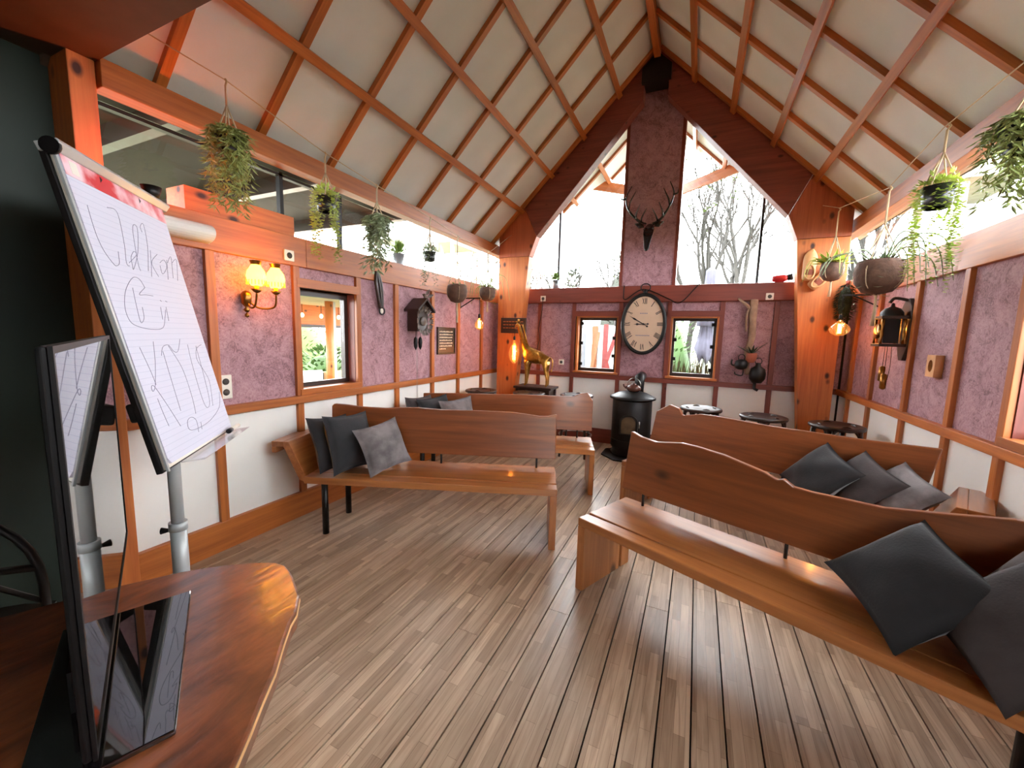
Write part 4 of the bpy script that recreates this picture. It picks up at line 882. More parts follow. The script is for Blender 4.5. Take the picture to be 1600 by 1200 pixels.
GJ = [(-.02, 0, .385, .088, .095), (.07, 0, .39, .078, .085), (.14, 0, .40, .072, .085), (.175, 0, .37, .05), (-.105, 0, .42, .075, .09), (-.15, 0, .50, .055, .065), (-.195, 0, .60, .042), (-.235, 0, .71, .034), (-.265, 0, .80, .030), (-.285, 0, .845, .033), (-.305, -.0, .80, .025), (-.318, 0, .765, .018),
      (.15, -.055, .30, .04), (.16, -.06, .215, .022), (.185, -.06, .12, .015), (.185, -.06, .03, .014), (.17, -.06, .012, .02),
      (.15, .055, .30, .04), (.145, .06, .215, .022), (.165, .06, .12, .015), (.165, .06, .03, .014), (.15, .06, .012, .02),
      (-.12, -.05, .30, .035), (-.115, -.055, .19, .02), (-.12, -.055, .03, .014), (-.14, -.055, .012, .02),
      (-.12, .05, .30, .035), (-.13, .055, .19, .02), (-.15, .055, .03, .014), (-.17, .055, .012, .02)]
GE = [(0, 1), (1, 2), (2, 3), (0, 4), (4, 5), (5, 6), (6, 7), (7, 8), (8, 9), (9, 10), (10, 11), (2, 12), (12, 13), (13, 14), (14, 15), (15, 16), (2, 17), (17, 18), (18, 19), (19, 20), (20, 21), (4, 22), (22, 23), (23, 24), (24, 25), (4, 26), (26, 27), (27, 28), (28, 29)]
skin('body', GJ, GE, 'gold', gf)
MB().tube(smooth_line([(.205, 0, .40), (.235, 0, .36), (.235, 0, .27), (.22, 0, .21)], 6), [.009]*12+[.007]*4+[.014]*3, 7).build('tail', 'gold', gf)
for s in (-1, 1):
    MB().tube([(-.275, s*.014, .865), (-.27, s*.018, .905)], [.007, .009], 8).build('horn', 'gold', gf)
    m = MB(); leaf(m, (-.275, s*.022, .855), (.1, s*1, .35), (-1, 0, .3), .06, .03, .1); e = m.build('ear', 'gold', gf, solid=False); e.modifiers.new('thick', 'SOLIDIFY').thickness = .006
MB().tube([(-.165+.0, 0, .55), (-.21, 0, .70), (-.245, 0, .82)], [.012, .014, .01], 6, M=Matrix.Translation((.035, 0, .01))).build('mane', 'gold', gf)

# ---------------------------------------------------------------- cushions
def velvet(name, col, var=.25):
    m = plain(name, col, .85, var=var, nscale=9., bump=.12, bscale=120., spec=.2); b = m.node_tree.nodes['Principled BSDF']; b.inputs['Sheen Weight'].default_value = .25; b.inputs['Sheen Roughness'].default_value = .4; return m
velvet('cushion_black', srgb(44, 44, 46), .12); velvet('cushion_grey', srgb(112, 106, 106), .35); velvet('cushion_brown', srgb(62, 56, 56), .2)
def cushion_mesh(a, T, seed):
    random.seed(seed); n = 20; ph = [random.random()*6 for _ in range(4)]
    def pt(u, v, sgn):
        x = a*u*(1-.10*(1-v*v)); y = a*v*(1-.10*(1-u*u)); h = T*max(0, (1-u*u)*(1-v*v))**.42
        h *= 1+.09*math.sin(5*u+ph[0])*math.sin(4*v+ph[1]) + .04*math.sin(11*(u+v)+ph[2])*(u*u+v*v)*.5
        return (x, y, sgn*h + .006*math.sin(3*u+ph[2])*math.sin(3*v+ph[3]))
    vs = []; fs = []
    for sgn in (1, -1):
        o = len(vs); vs += [pt(-1+2*i/n, -1+2*j/n, sgn) for i in range(n+1) for j in range(n+1)]
        for i in range(n):
            for j in range(n):
                q = (o+i*(n+1)+j, o+(i+1)*(n+1)+j, o+(i+1)*(n+1)+j+1, o+i*(n+1)+j+1); fs.append(q if sgn > 0 else q[::-1])
    m = MB(); m.add(vs, fs, True); return m
def cushion(b, c, nrm, roll, size, mat, label, T=.075, seed=1, group='cushions on the benches'):
    # b: bench; c: centre in bench coordinates; nrm: facing direction in bench coordinates; roll about it
    bm_ = Matrix.Translation(b.location) @ Matrix.Rotation(b.rotation_euler.z, 4, 'Z')
    n_ = Vector(nrm).normalized(); upv = Vector((0, 0, 1)); upv = (upv - n_*upv.dot(n_)).normalized(); xv = upv.cross(n_)
    upv2 = upv*math.cos(roll) + xv*math.sin(roll)
    L_ = place(c, upv2.cross(n_), n_); me = cushion_mesh(size/2, T, seed)
    pts = [L_ @ Vector(p) for p in me.v]; dz = .442 - min(p.z for p in pts); dy = min(0., .447 - max(p.y for p in pts))
    M_ = bm_ @ Matrix.Translation((0, dy, dz)) @ L_
    o = me.build('cushion', mat); o.matrix_world = M_
    import bmesh
    bm = bmesh.new(); bm.from_mesh(o.data); bmesh.ops.remove_doubles(bm, verts=bm.verts, dist=.0005); bm.to_mesh(o.data); bm.free()
    o.data.polygons.foreach_set('use_smooth', [True]*len(o.data.polygons)); tag(o, label, 'cushion', group); return o
cushion(bench_a, (-1.70, .23, .64), (.95, -.2, .38), R(6), .42, 'cushion_black', 'black cushion against the arm of the bench nearest the wall lamp', seed=1)
cushion(bench_a, (-1.57, .24, .645), (.93, -.3, .30), R(4), .44, 'cushion_black', 'black cushion between another black one and the grey velvet one', seed=2)
cushion(bench_a, (-1.32, .22, .63), (.72, -.58, .42), R(-9), .375, 'cushion_grey', 'grey velvet cushion leaning on black cushions on the bench nearest the wall lamp', seed=3)
cushion(bench_b, (-1.76, .26, .66), (.92, -.3, .3), R(3), .42, 'cushion_brown', 'dark grey cushion at the arm of the bench in front of the giraffe', seed=4)
cushion(bench_b, (-1.62, .27, .665), (.85, -.5, .3), R(-2), .42, 'cushion_black', 'black cushion in the middle of three on the bench in front of the giraffe', seed=5)
cushion(bench_b, (-1.38, .27, .655), (.7, -.66, .3), R(-4), .40, 'cushion_grey', 'grey mottled cushion on the bench in front of the giraffe', seed=6)
cushion(bench_c, (1.37, .24, .60), (-.32, -.62, .72), R(26), .40, 'cushion_black', 'big black cushion leaning on its corner on the closest bench', seed=7, T=.09)
cushion(bench_c, (1.70, .30, .68), (-.50, -.68, .52), R(16), .42, 'cushion_grey', 'grey velvet cushion behind the big black one on the closest bench', seed=8)
cushion(bench_c, (1.62, .14, .60), (-.5, -.62, .66), R(22), .38, 'cushion_brown', 'dark brown cushion lying in front on the closest bench', seed=9)
cushion(bench_d, (1.33, .26, .64), (-.42, -.66, .62), R(22), .38, 'cushion_black', 'black cushion on the bench behind the closest one', seed=10)
cushion(bench_d, (1.53, .26, .64), (-.42, -.66, .62), R(22), .37, 'cushion_brown', 'brownish grey cushion between two others on the bench behind the closest one', seed=11)
cushion(bench_d, (1.71, .26, .64), (-.48, -.62, .62), R(20), .35, 'cushion_grey', 'grey cushion beside the arm of the bench behind the closest one', seed=12)

# ---------------------------------------------------------------- hanging plants on strings
plain('jute', srgb(190, 168, 136), .8, var=.15); plain('coconut', srgb(92, 66, 52), .85, var=.25, nscale=20., bump=.4)
plain('pot_black', srgb(26, 28, 30), .3); plain('moss', srgb(40, 50, 34), .9, var=.3, nscale=30., bump=.5)
def polyrope(pts, name, label, r=.003):
    return tag(MB().tube(pts, r, 6).build(name, 'jute'), label, 'string')
polyrope([(-2.56, 1.10, 2.93), (-2.5, 1.53, 2.874), (-2.5, 2.19, 2.752), (-2.5, 2.70, 2.703), (-2.5, 3.43, 2.642), (-2.5, 3.94, 2.58), (-2.5, 4.72, 2.56), (-2.515, 5.38, 2.916)], 'jute_string', 'taut jute string carrying the plants on the cuckoo clock side')
polyrope([(1.15, 1.10, 2.76), (1.15, 2.48, 2.68), (1.15, 3.14, 2.70), (1.15, 3.83, 2.605), (1.15, 4.99, 2.80), (1.095, 5.38, 2.942)], 'jute_string', 'taut jute string carrying the plants on the lantern clock side')
def hang(name, label, x, y, zh, zr, r, group='hanging plants on the strings'):
    # hook at zh, ropes spreading to a rim of radius r at height zr
    t = thing(name, label, 'plant', (x, y, zr), group=group)
    h = zh-zr; k = .45*h
    MB().tube([(0, 0, h+.004), (.012, 0, h-.01), (0, 0, h-.03), (0, 0, h-k)], .006, 6).build('hook_rope', 'jute', t)
    for j in range(4):
        a = math.pi/4+math.pi/2*j; MB().tube([(0, 0, h-k), (r*1.02*math.cos(a), r*1.02*math.sin(a), 0)], .0045, 5).build('rope', 'jute', t)
    return t
def trail(m, rnd, start, ln, size, sway=.03, dens=105, wide=.5):
    # one trailing stem set with small leaves
    x, y, z = start; n = max(4, int(ln*dens)); dx, dy = rnd.uniform(-sway, sway), rnd.uniform(-sway, sway)
    for i in range(n):
        t = i/n; p = Vector((x+dx*t, y+dy*t, z-ln*t)); a = rnd.random()*6.28
        d = Vector((math.cos(a), math.sin(a), rnd.uniform(-.7, .2))); leaf(m, p, d, (0, 0, 1), size*rnd.uniform(.7, 1.2), size*wide)
def arc_out(rnd, r, a):
    return (r*math.cos(a), r*math.sin(a))
def trailing_plant(name, label, x, y, zh, zpot, rp, hp, potmat, leafmat, n, lmin, lmax, size, seed, bush=60, rspread=1.15, wide=.5, sway=.04):
    rnd = random.Random(seed); t = hang(name, label, x, y, zh, zpot, rp)
    MB().lathe([(rp*.72, -hp), (rp*.8, -hp+.004), (rp, 0), (rp*.93, 0), (rp*.88, -.015), (0, -.015)], 20, cap=False).build('pot', potmat, t)
    m = MB()
    for k in range(n):
        a = rnd.random()*6.28; rr = rp*rspread*rnd.uniform(.9, 1.15); p0 = Vector((rp*.5*math.cos(a), rp*.5*math.sin(a), .02)); p1 = Vector((rr*math.cos(a), rr*math.sin(a), .015))
        for q in range(3): leaf(m, p0.lerp(p1, q/3), (math.cos(a), math.sin(a), .4), (0, 0, 1), size, size*wide)
        trail(m, rnd, p1, rnd.uniform(lmin, lmax), size, sway, wide=wide)
    for k in range(bush):
        a = rnd.random()*6.28; e = rnd.uniform(.0, 1.3); d = Vector((math.cos(a)*math.cos(e), math.sin(a)*math.cos(e), math.sin(e))); leaf(m, Vector((0, 0, .0))+d*rnd.uniform(.2, 1.)*rp*1.1, d, (0, 0, 1), size*1.2, size*wide*1.1)
    tag(m.build('foliage', leafmat, t, solid=False), kind='stuff'); return t
# along the cuckoo clock side
def bushy_trailer(name, label, x, y, zh, ztop, rp, hp, leafmat, n, lmax, size, seed, rad, potmat='pot_black', wide=.22):
    rnd = random.Random(seed); t = hang(name, label, x, y, zh, ztop, rp*.8)
    MB().lathe([(rp*.7, -hp), (rp, 0), (rp*.9, 0), (0, -.012)], 18, cap=False).build('pot', potmat, t)
    m = MB()
    for k in range(n):
        a = rnd.random()*6.28; rr = rad*rnd.uniform(.35, 1.); p = Vector((rr*.4*math.cos(a), rr*.4*math.sin(a), rnd.uniform(.0, .05))); tip = Vector((rr*math.cos(a), rr*math.sin(a), -rnd.uniform(.15, 1.)*lmax))
        pts = smooth_line([p, Vector((rr*.95*math.cos(a), rr*.95*math.sin(a), .0)), tip], 6)
        for q in pts:
            for _ in range(2):
                b = rnd.random()*6.28; leaf(m, q, (math.cos(b), math.sin(b), rnd.uniform(-1.6, -.2)), (math.cos(a), math.sin(a), .2), size*rnd.uniform(.7, 1.3), size*wide)
    tag(m.build('foliage', leafmat, t, solid=False), kind='stuff'); return t
bushy_trailer('hanging_bamboo_plant', 'dense bamboo-leaved trailing plant hanging above the flip chart', -2.5, 1.53, 2.874, 2.58, .07, .09, 'leaf_olive', 85, .42, .052, 21, .12)
trailing_plant('hanging_succulent', 'bead-leaved succulent trailing from a black pot beside the window over the bench', -2.5, 2.19, 2.752, 2.45, .07, .10, 'pot_black', 'leaf_bright', 22, .25, .52, .030, 22, 60, wide=.65, sway=.02)
bushy_trailer('hanging_fern', 'grey-green fern hanging above the wooden tongs', -2.5, 2.70, 2.703, 2.42, .07, .09, 'leaf_grey', 85, .42, .05, 23, .115, wide=.3)
trailing_plant('hanging_creeper', 'thin creeper in a small dark pot hanging above the cuckoo clock', -2.5, 3.43, 2.642, 2.31, .06, .09, 'pot_black', 'leaf_grey', 20, .15, .38, .038, 24, 60, wide=.35)
# coconut bowls in knotted rope
def bowl_plant(name, label, x, y, zh, ztop, r, h, leafmat, seed, n=40, size=.07, droop=0, tail=.16, straps=0, spread=1.2):
    rnd = random.Random(seed); t = hang(name, label, x, y, zh, ztop-h*.3, r)
    MB().lathe([(.02, -h*.7), (r*.6, -h*.62), (r*.93, -h*.35), (r, -h*.05), (r*.94, h*.2), (r*.86, h*.3), (r*.8, h*.26), (0, h*.2)], 24, cap=False).build('coconut_bowl', 'coconut', t)
    for j in range(4):
        a = math.pi/4+math.pi/2*j; MB().tube(smooth_line([(r*1.02*math.cos(a), r*1.02*math.sin(a), 0), (r*.85*math.cos(a), r*.85*math.sin(a), -h*.45), (0, 0, -h*.74)], 5), .003, 5).build('rope', 'jute', t)
    MB().tube([(0, 0, -h*.72), (0, 0, -h*.8), (.003, 0, -h*.8-tail*.5), (0, .004, -h*.8-tail)], [.012, .008, .011, .014], 8).build('tassel', 'jute', t)
    m = MB()
    for k in range(n):
        a = rnd.random()*6.28; e = rnd.uniform(.2, 1.3); d = Vector((math.cos(a)*math.cos(e), math.sin(a)*math.cos(e), math.sin(e))); leaf(m, Vector((d.x*r*.6, d.y*r*.6, h*.22)), d, (0, 0, 1), size*rnd.uniform(.6, 1.2), size*.3, -.2)
    for k in range(droop): a = rnd.random()*6.28; trail(m, rnd, (r*.9*math.cos(a), r*.9*math.sin(a), h*.25), rnd.uniform(.15, .4), .05, .03, 18, .2)
    tag(m.build('foliage', leafmat, t, solid=False), kind='stuff')
    for k in range(straps):
        a = rnd.random()*6.28; L_ = rnd.uniform(.7, 1.3)*spread*r; zz = rnd.uniform(.03, .16)
        pts = smooth_line([(r*.3*math.cos(a), r*.3*math.sin(a), h*.25), (r*.9*math.cos(a), r*.9*math.sin(a), h*.3+zz), ((r+L_*.7)*math.cos(a), (r+L_*.7)*math.sin(a), h*.2+zz*.9), ((r+L_)*math.cos(a), (r+L_)*math.sin(a), -rnd.uniform(.0, .15))], 5)
        MB().tube(pts, [.005]*10+[.004]*3+[.003, .0025, .002], 5).build('strap_leaf', leafmat, t)
    return t
bowl_plant('hanging_coconut_plant', 'small succulents in a coconut bowl hanging above the sign with pale lettering', -2.5, 3.94, 2.58, 2.05, .115, .20, 'leaf_green', 31, 40, .05, 0, .2)
bowl_plant('hanging_spider_plant', 'spider plant with dangling roots in a coconut bowl above the bracket bulb', -2.5, 4.66, 2.56, 2.10, .105, .17, 'leaf_olive', 32, 30, .08, 10, .12, 12, 1.6)
# along the lantern clock side
bowl_plant('hanging_staghorn_fern', 'bright fern in a coconut bowl hanging in front of the clogs', 1.15, 5.0, 2.80, 2.29, .10, .18, 'leaf_bright', 33, 60, .14, 2, .13, 4, 1.4)
bowl_plant('hanging_coconut_bowl', 'large dark coconut bowl with drooping strap leaves, hanging above the lantern clock', 1.15, 3.80, 2.605, 2.10, .145, .24, 'leaf_grey', 34, 30, .09, 6, .2, 14, 1.3)
trailing_plant('hanging_pearl_plant', 'long bead-leaved trailer in a glossy black pot above the block with the hole', 1.15, 3.10, 2.70, 2.375, .075, .115, 'pot_black', 'leaf_bright', 26, .25, .60, .030, 35, 60, wide=.6, sway=.02)
bushy_trailer('hanging_foliage_plant', 'biggest leafy trailing plant, in a dark pot nearest on the lantern clock side', 1.17, 2.50, 2.68, 2.43, .08, .12, 'leaf_olive', 70, .32, .05, 36, .12, wide=.25)
# small pot on the ledge, moss bundle on the column
lp = thing('ledge_plant', 'small bushy plant in a grey pot on the ledge above the wooden tongs', 'plant', (-2.885, 3.42, 2.2))
MB().lathe([(.045, 0), (.06, .11), (.052, .11), (0, .1)], 16, cap=False).build('pot', 'zinc', lp)
m = MB(); rnd = random.Random(41)
for k in range(220):
    a = rnd.random()*6.28; e = rnd.uniform(.1, 1.5); d = Vector((math.cos(a)*math.cos(e), math.sin(a)*math.cos(e), math.sin(e))); leaf(m, Vector((0, 0, .1))+d*rnd.uniform(.02, .11), d, (0, 0, 1), .05, .016)
tag(m.build('foliage', 'leaf_green', lp, solid=False), kind='stuff')
mb_ = thing('moss_bundle', 'dark green bundle of dried moss hanging on the far column below the clogs', 'moss', (1.36, 5.30, 1.93))
m = MB(); rnd = random.Random(42)
for k in range(900):
    a = rnd.random()*6.28; z = rnd.uniform(-1, 1); rr = math.sqrt(max(0, 1-z*z))*rnd.uniform(.6, 1.); p = Vector((.085*rr*math.cos(a), .06*rr*math.sin(a), .19*z)); leaf(m, p, (math.cos(a), math.sin(a), -.8), (0, 0, 1), .04, .008)
m.ball((0, 0, 0), (.06, .045, .16)); m.build('bundle', 'moss', mb_, solid=False); mb_.children[0]['kind'] = 'stuff'
# ---------------------------------------------------------------- outside
def grass_mat():
    m, nt, b = newmat('meadow'); L = nt.links; b.inputs['Roughness'].default_value = .9
    tc = nd(nt, 'ShaderNodeTexCoord'); no = nd(nt, 'ShaderNodeTexNoise', Scale=.6, Detail=8.); L.new(tc.outputs['Object'], no.inputs['Vector'])
    rp = ramp(nt, [(.35, srgb(52, 64, 32)), (.55, srgb(84, 84, 54)), (.7, srgb(104, 98, 80))]); L.new(no.outputs['Fac'], rp.inputs['Fac']); L.new(rp.outputs['Color'], b.inputs['Base Color'])
grass_mat()
ground = tag(MB().box((-70, -40, -.3), (70, 90, -.12)).build('ground', 'meadow'), 'grass and gravel outside the windows', kind='structure')
plain('bark', srgb(48, 42, 34), .9, var=.2); plain('bark_pale', srgb(40, 37, 32), .9, var=.2); plain('far_leaf', srgb(45, 48, 39), .8, var=.3, nscale=1.2); plain('spring_leaf', srgb(76, 92, 38), .7, var=.3, nscale=1.5); plain('hedge_leaf', srgb(52, 80, 28), .7, var=.3, nscale=1.5); plain('reed', srgb(104, 92, 58), .8, var=.2)
def bare_tree(loc, h, seed, label, spread=.5, lean=0., mat='bark_pale', depth=5, r0=None, buds=True):
    rnd = random.Random(seed); t = thing('bare_tree', label, 'tree', loc, group='bare trees behind the gable'); m = MB(); lf = MB(); tips = []
    def grow(p, d, ln, r, k):
        e = p + d*ln; mid = (p+e)/2 + Vector((rnd.uniform(-1, 1), rnd.uniform(-1, 1), 0))*ln*.05
        m.tube([p, mid, e], [r, r*.85, r*.7], 6 if k > 3 else 4, cap=False)
        if k == 0: tips.append(e); return
        for _ in range(rnd.choice((2, 3)) if k < depth else 4):
            a = rnd.random()*6.28; s = rnd.uniform(.25, spread); q = d.orthogonal().normalized(); q2 = d.cross(q)
            nd_ = (d + (q*math.cos(a)+q2*math.sin(a))*s + Vector((0, 0, .12))).normalized(); grow(p.lerp(e, rnd.uniform(.65, 1.)), nd_, ln*rnd.uniform(.62, .85), r*.62, k-1)
    grow(Vector((0, 0, 0)), Vector((lean, 0, 1)).normalized(), h*.26, r0 or h*.014, depth)
    m.build('branches', mat, t, solid=False)
    if buds:
        for p in tips:
            for _ in range(2): a = rnd.random()*6.28; leaf(lf, p, (math.cos(a), math.sin(a), .3), (0, 0, 1), .1, .06)
        tag(lf.build('buds', 'spring_leaf', t, solid=False), kind='stuff')
    return t
bare_tree((-.2, 14.5, -.12), 9.0, 1, 'tall bare tree seen through the gable glass beside the deer head', .5)
bare_tree((1.3, 20.5, -.12), 12.5, 2, 'bare many-stemmed tree seen through the gable glass near the column', .55, .04)
bare_tree((4.6, 15.5, -.12), 9.5, 3, 'bare tree at the outer edge of the gable glass on the clog side', .5)
bare_tree((-8.0, 14.0, -.12), 7.0, 4, 'distant bare tree low in the gable glass on the giraffe side', .6)
bare_tree((-2.9, 16.2, -.12), 6.8, 5, 'distant bare tree beside the deer head on the giraffe side', .6)
bare_tree((-5.4, 17.6, -.12), 7.0, 8, 'distant bare tree in the middle of the gable glass on the giraffe side', .6)
bare_tree((-13, 23, -.12), 7.4, 6, 'bare tree seen through the side clerestory beyond the hanging bowls', .6)
bare_tree((-18, 20, -.12), 7.2, 7, 'bare tree seen through the side clerestory near the shed roof', .6)
def bush(name, loc, r, seed, mat, label, n=900, sz=.16, group='bushes outside'):
    rnd = random.Random(seed); t = thing(name, label, 'bush', loc, group=group); m = MB()
    for k in range(n):
        a = rnd.random()*6.28; z = rnd.uniform(-.2, 1); rr = math.sqrt(max(.02, 1-z*z))*rnd.uniform(.75, 1.05); p = Vector((r[0]*rr*math.cos(a), r[1]*rr*math.sin(a), r[2]*max(z, 0))); leaf(m, p, (math.cos(a), math.sin(a), rnd.uniform(-.5, 1)), (0, 0, 1), sz, sz*.5)
    m.ball((0, 0, 0), (r[0]*.8, r[1]*.8, r[2]*.85)); tag(m.build('foliage', mat, t, solid=False), kind='stuff'); return t
bush('leafy_bush', (-1.1, 12.9, -.12), (1.25, .7, 3.0), 51, 'hedge_leaf', 'green bush behind the folded parasol')
bush('leafy_bush', (1.75, 13.0, -.12), (1.25, .7, 2.4), 52, 'spring_leaf', 'pale spring bush right of the folded parasol')
bush('leafy_bush', (-4.6, 11.6, -.12), (1.5, .7, 2.2), 53, 'spring_leaf', 'pale bush behind the painted fence')
bush('leafy_bush', (-2.0, 8.4, -.12), (.3, .3, .8), 54, 'hedge_leaf', 'small green bush at the foot of the painted fence', 400, .1)
bush('leafy_bush', (-10.8, 7.6, -.12), (.9, 2.4, 2.6), 55, 'spring_leaf', 'hedge seen through the terrace window')
bush('leafy_bush', (-8.6, 7.4, -.12), (.7, 1.1, 1.2), 56, 'hedge_leaf', 'low bright green bush seen through the terrace window')
bush('leafy_bush', (6.5, 13, -.12), (2.2, 1.5, 3.0), 57, 'hedge_leaf', 'green bush beyond the side clerestory on the lantern clock side')
for x, y, rx, rz, sd, lb_ in ((-9.4, 22, 1.5, 5.7, 71, 'pale distant treetop low in the gable glass nearest the giraffe column'), (-6.6, 22.5, .8, 5.3, 72, 'pale distant treetop below the sill plant in the gable glass'), (-3.9, 22, 1.4, 5.9, 73, 'pale distant treetop in the gable glass beside the deer post')):
    bush('distant_treetop', (x, y, -.12), (rx, .8, rz), sd, 'far_leaf', lb_, 900, .26, 'distant treetops')
rnd = random.Random(61); m = MB()
for k in range(700): x, y = rnd.uniform(-2.4, 2.2), rnd.uniform(11.3, 11.9); leaf(m, (x, y, -.12), (rnd.uniform(-.2, .2), rnd.uniform(-.2, .2), 1), (0, -1, 0), rnd.uniform(.7, 1.3), .04)
tag(m.build('reeds', 'reed', None, solid=False), 'dry straw-coloured reeds growing behind the folded parasol', 'reeds', kind='stuff')
# folded parasol, picnic table, painted fence
plain('parasol_cloth', srgb(70, 69, 82), .8, var=.08); plain('picnic_wood', srgb(98, 50, 32), .7, var=.15); plain('white_board', srgb(190, 188, 182), .6, var=.05); plain('red_board', srgb(110, 36, 32), .6, var=.1); plain('grey_board', srgb(96, 98, 104), .7, var=.1); plain('orange_board', srgb(130, 76, 44), .7, var=.1)
pr = thing('folded_parasol', 'folded grey parasol outside the far window right of the clock', 'parasol', (.17, 10.3, -.12))
MB().tube([(0, 0, 0), (0, 0, 2.95)], .03, 10).build('pole', 'zinc', pr)
m = MB(); n = 24; vs = []; prof = [(.03, 3.25), (.09, 3.18), (.11, 2.7), (.15, 2.25), (.19, 1.95), (.12, 1.93), (.16, 1.6), (.20, 1.35), (.13, 1.15), (.08, 1.2)]
for i, (r, z) in enumerate(prof): vs += [(r*(1+.22*math.cos(8*2*math.pi*j/n))*math.cos(2*math.pi*j/n), r*(1+.22*math.cos(8*2*math.pi*j/n))*math.sin(2*math.pi*j/n), z - (.1*math.cos(5*2*math.pi*j/n) if 7 <= i <= 8 else 0)) for j in range(n)]
m.add(vs, [(i*n+j, i*n+(j+1) % n, (i+1)*n+(j+1) % n, (i+1)*n+j) for i in range(len(prof)-1) for j in range(n)], True); m.build('canopy', 'parasol_cloth', pr, solid=False)
pt = thing('picnic_table', 'reddish picnic table below the folded parasol outside', 'picnic table', (.25, 8.9, -.12))
for k in range(4): MB().box((-.75, -.34+.17*k, .72), (.75, -.19+.17*k, .76)).build('top_board', 'picnic_wood', pt)
for y in (-.7, .7): MB().box((-.75, y-.12, .43), (.75, y+.12, .47)).build('seat_board', 'picnic_wood', pt)
for x in (-.5, .5):
    MB().box((x-.04, -.8, .36), (x+.04, .8, .43)).build('crossbar', 'picnic_wood', pt)
    for s in (-1, 1): MB().box((x-.04, s*.26-.05, 0), (x+.04, s*.26+.05, .72)).build('leg', 'picnic_wood', pt)
pf_ = thing('painted_fence', 'white fence with red slanting planks outside the far window left of the clock', 'fence', (-2.15, 9.0, -.12))
specs = [(-.62, .14, 1.75, 'white_board'), (-.46, .12, 1.65, 'grey_board'), (-.33, .12, 1.7, 'white_board'), (-.19, .10, 1.72, 'grey_board'), (-.07, .12, 1.9, 'white_board'), (.06, .12, 1.88, 'orange_board'), (.19, .1, 1.9, 'white_board'), (.3, .1, 1.92, 'red_board'), (.41, .1, 1.9, 'white_board'), (.52, .1, 1.88, 'white_board'), (.63, .1, 1.84, 'red_board')]
for x, w, h, mt in specs: MB().box((x-w/2, -.012, 0), (x+w/2, .012, h)).build('board', mt, pf_)
MB().box((-.7, .012, 1.75), (.75, .05, 1.86)).build('fence_rail', 'white_board', pf_)
for a, b, mt in (((.34, 1.1), (.58, 1.85), 'red_board'), ((.34, 1.1), (.58, .4), 'red_board'), ((-.02, .6), (.14, 1.75), 'orange_board')):
    d = Vector((b[0]-a[0], 0, b[1]-a[1])); o = MB().box((-d.length/2, -.01, -.04), (d.length/2, .01, .04)).build('slanting_board', mt, pf_); o.matrix_local = Matrix.Translation(((a[0]+b[0])/2, -.03, (a[1]+b[1])/2)) @ Matrix.Rotation(-math.atan2(d.z, d.x), 4, 'Y')
# covered terrace beyond the left wall
ter = thing('terrace_roof', 'dark flat terrace roof outside the clerestory on the wall lamp side', 'roof', (-4.9, 1.4, 0))
MB().box((-1.75, -3.2, 2.92), (1.75, 2.5, 3.05)).build('roof_slab', 'terrace_dark', ter)
for y in (-2.2, -1.0, .2, 1.3, 2.44): MB().box((-1.75, y-.04, 2.78), (1.75, y+.04, 2.92)).build('joist', 'darkwood_x', ter)
for x in (-1.6,):
    for y in (-3.0, 2.4): MB().box((x-.06, y-.06, -.12), (x+.06, y+.06, 2.78)).build('roof_post', 'darkwood_z', ter)
plain('canvas', srgb(206, 190, 166), .8, var=.04)
aw = thing('terrace_awning', 'low cream awning with a timber beam and bulbs seen through the terrace window', 'awning', (-6.0, 5.4, 0))
MB().box((-1.4, -2.2, 2.02), (.8, 2.2, 2.07)).build('canopy', 'canvas', aw)
MB().box((-1.42, -2.2, 1.62), (-1.34, 2.2, 2.02)).build('beam', 'pine_y', aw); MB().box((-1.44, -2.2, 1.56), (-1.32, 2.2, 1.62)).build('beam', 'darkwood_y', aw)
for y in (-2.0, .0, 2.0): MB().tube([(-.0, y-.15, -.12), (0, y-.15, 2.02)], .07, 12).build('log_post', 'pine_z', aw)
MB().box((-.2, -.06, -.12), (-.05, .04, 2.02)).build('post', 'white_board', aw)
glow('warm_bulb', (1., .62, .25, 1), 3.)
for k in range(9): y = -2.0+.45*k; MB().tube([(-1.2, y, 2.02), (-1.2, y, 1.84)], .006, 5).build('bulb_cord', 'black_plastic', aw); MB().ball((-1.2, y, 1.80), (.035, .035, .045)).build('bulb', 'warm_bulb', aw)
lw = thing('low_terrace_wall', 'low tan wall seen through the terrace window', 'wall', (-6.3, 5.6, -.12)); plain('tan_board', srgb(196, 164, 122), .7, var=.06)
for k in range(6): MB().box((-.03, -1.5+.5*k, 0), (.03, -1.005+.5*k, .86)).build('wall_board', 'tan_board', lw)
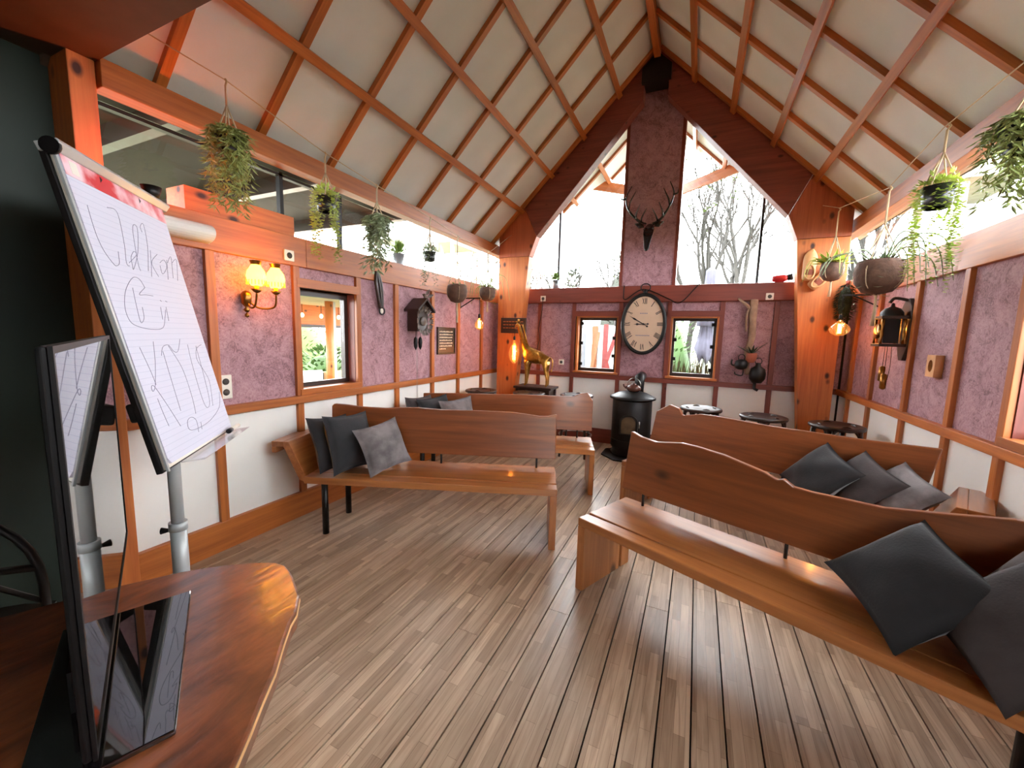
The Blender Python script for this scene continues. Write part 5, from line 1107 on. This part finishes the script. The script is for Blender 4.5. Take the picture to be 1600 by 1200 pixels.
tc_ = thing('terrace_chair', 'black chair with a sheepskin on the terrace outside the window', 'chair', (-5.3, 4.35, -.12), R(75))
MB().box((-.22, -.22, .42), (.22, .22, .45)).build('seat', 'black_metal', tc_); MB().box((-.22, .19, .6), (.22, .22, .95)).build('backrest', 'black_metal', tc_)
for x in (-.2, .2):
    for y in (-.2, .2): MB().tube([(x, y, 0), (x, y, .95 if y > 0 else .42)], .014, 8).build('leg', 'black_metal', tc_)
plain('sheepskin', srgb(214, 212, 206), .95, var=.15, nscale=20., bump=.6)
skp = thing('sheepskin', 'pale sheepskin thrown over the terrace chair', 'sheepskin', (-5.3, 4.35, -.12), R(75)); MB().box((-.2, -.2, .45), (.2, .18, .50)).build('fleece', 'sheepskin', skp, bevel=.02); MB().box((-.19, .15, .48), (.19, .19, 1.0)).build('fleece', 'sheepskin', skp, bevel=.015)
# neighbouring shed and porch roof
plain('shed_wall', srgb(176, 172, 168), .8, var=.1); plain('shed_roof', srgb(84, 80, 80), .8, var=.1)
sh = thing('garden_pergola', 'pale garden pergola with two little roofs seen through the clerestory above the cuckoo clock', 'pergola', (-6.75, 8.9, -.12))
for y0, y1, z in ((-1.1, -.2, 3.85), (.6, 2.0, 4.1)):
    MB().box((-.7, y0, z), (.6, y1, z+.1)).build('canopy', 'white_board', sh); MB().box((.6, y0, z-.08), (.66, y1, z+.3)).build('fascia', 'shed_wall', sh)
    for x in (-.6, .5):
        for y in (y0+.1, y1-.1): MB().box((x-.04, y-.04, 0), (x+.04, y+.04, z)).build('pergola_post', 'white_board', sh)
po = thing('porch_roof', 'grey porch roof seen through the clerestory above the trailing plant', 'roof', (4.2, 8.7, -.12))
MB().box((-.9, -.1, 4.15), (.1, 1.5, 4.3)).build('roof_slab', 'shed_wall', po); MB().box((-1.0, -.15, 4.05), (-.9, 1.55, 4.42)).build('fascia', 'trim_y', po)
for x in (-.7, .0):
    for y in (.0, 1.4): MB().box((x-.05, y-.05, 0), (x+.05, y+.05, 4.1)).build('porch_post', 'shed_wall', po)
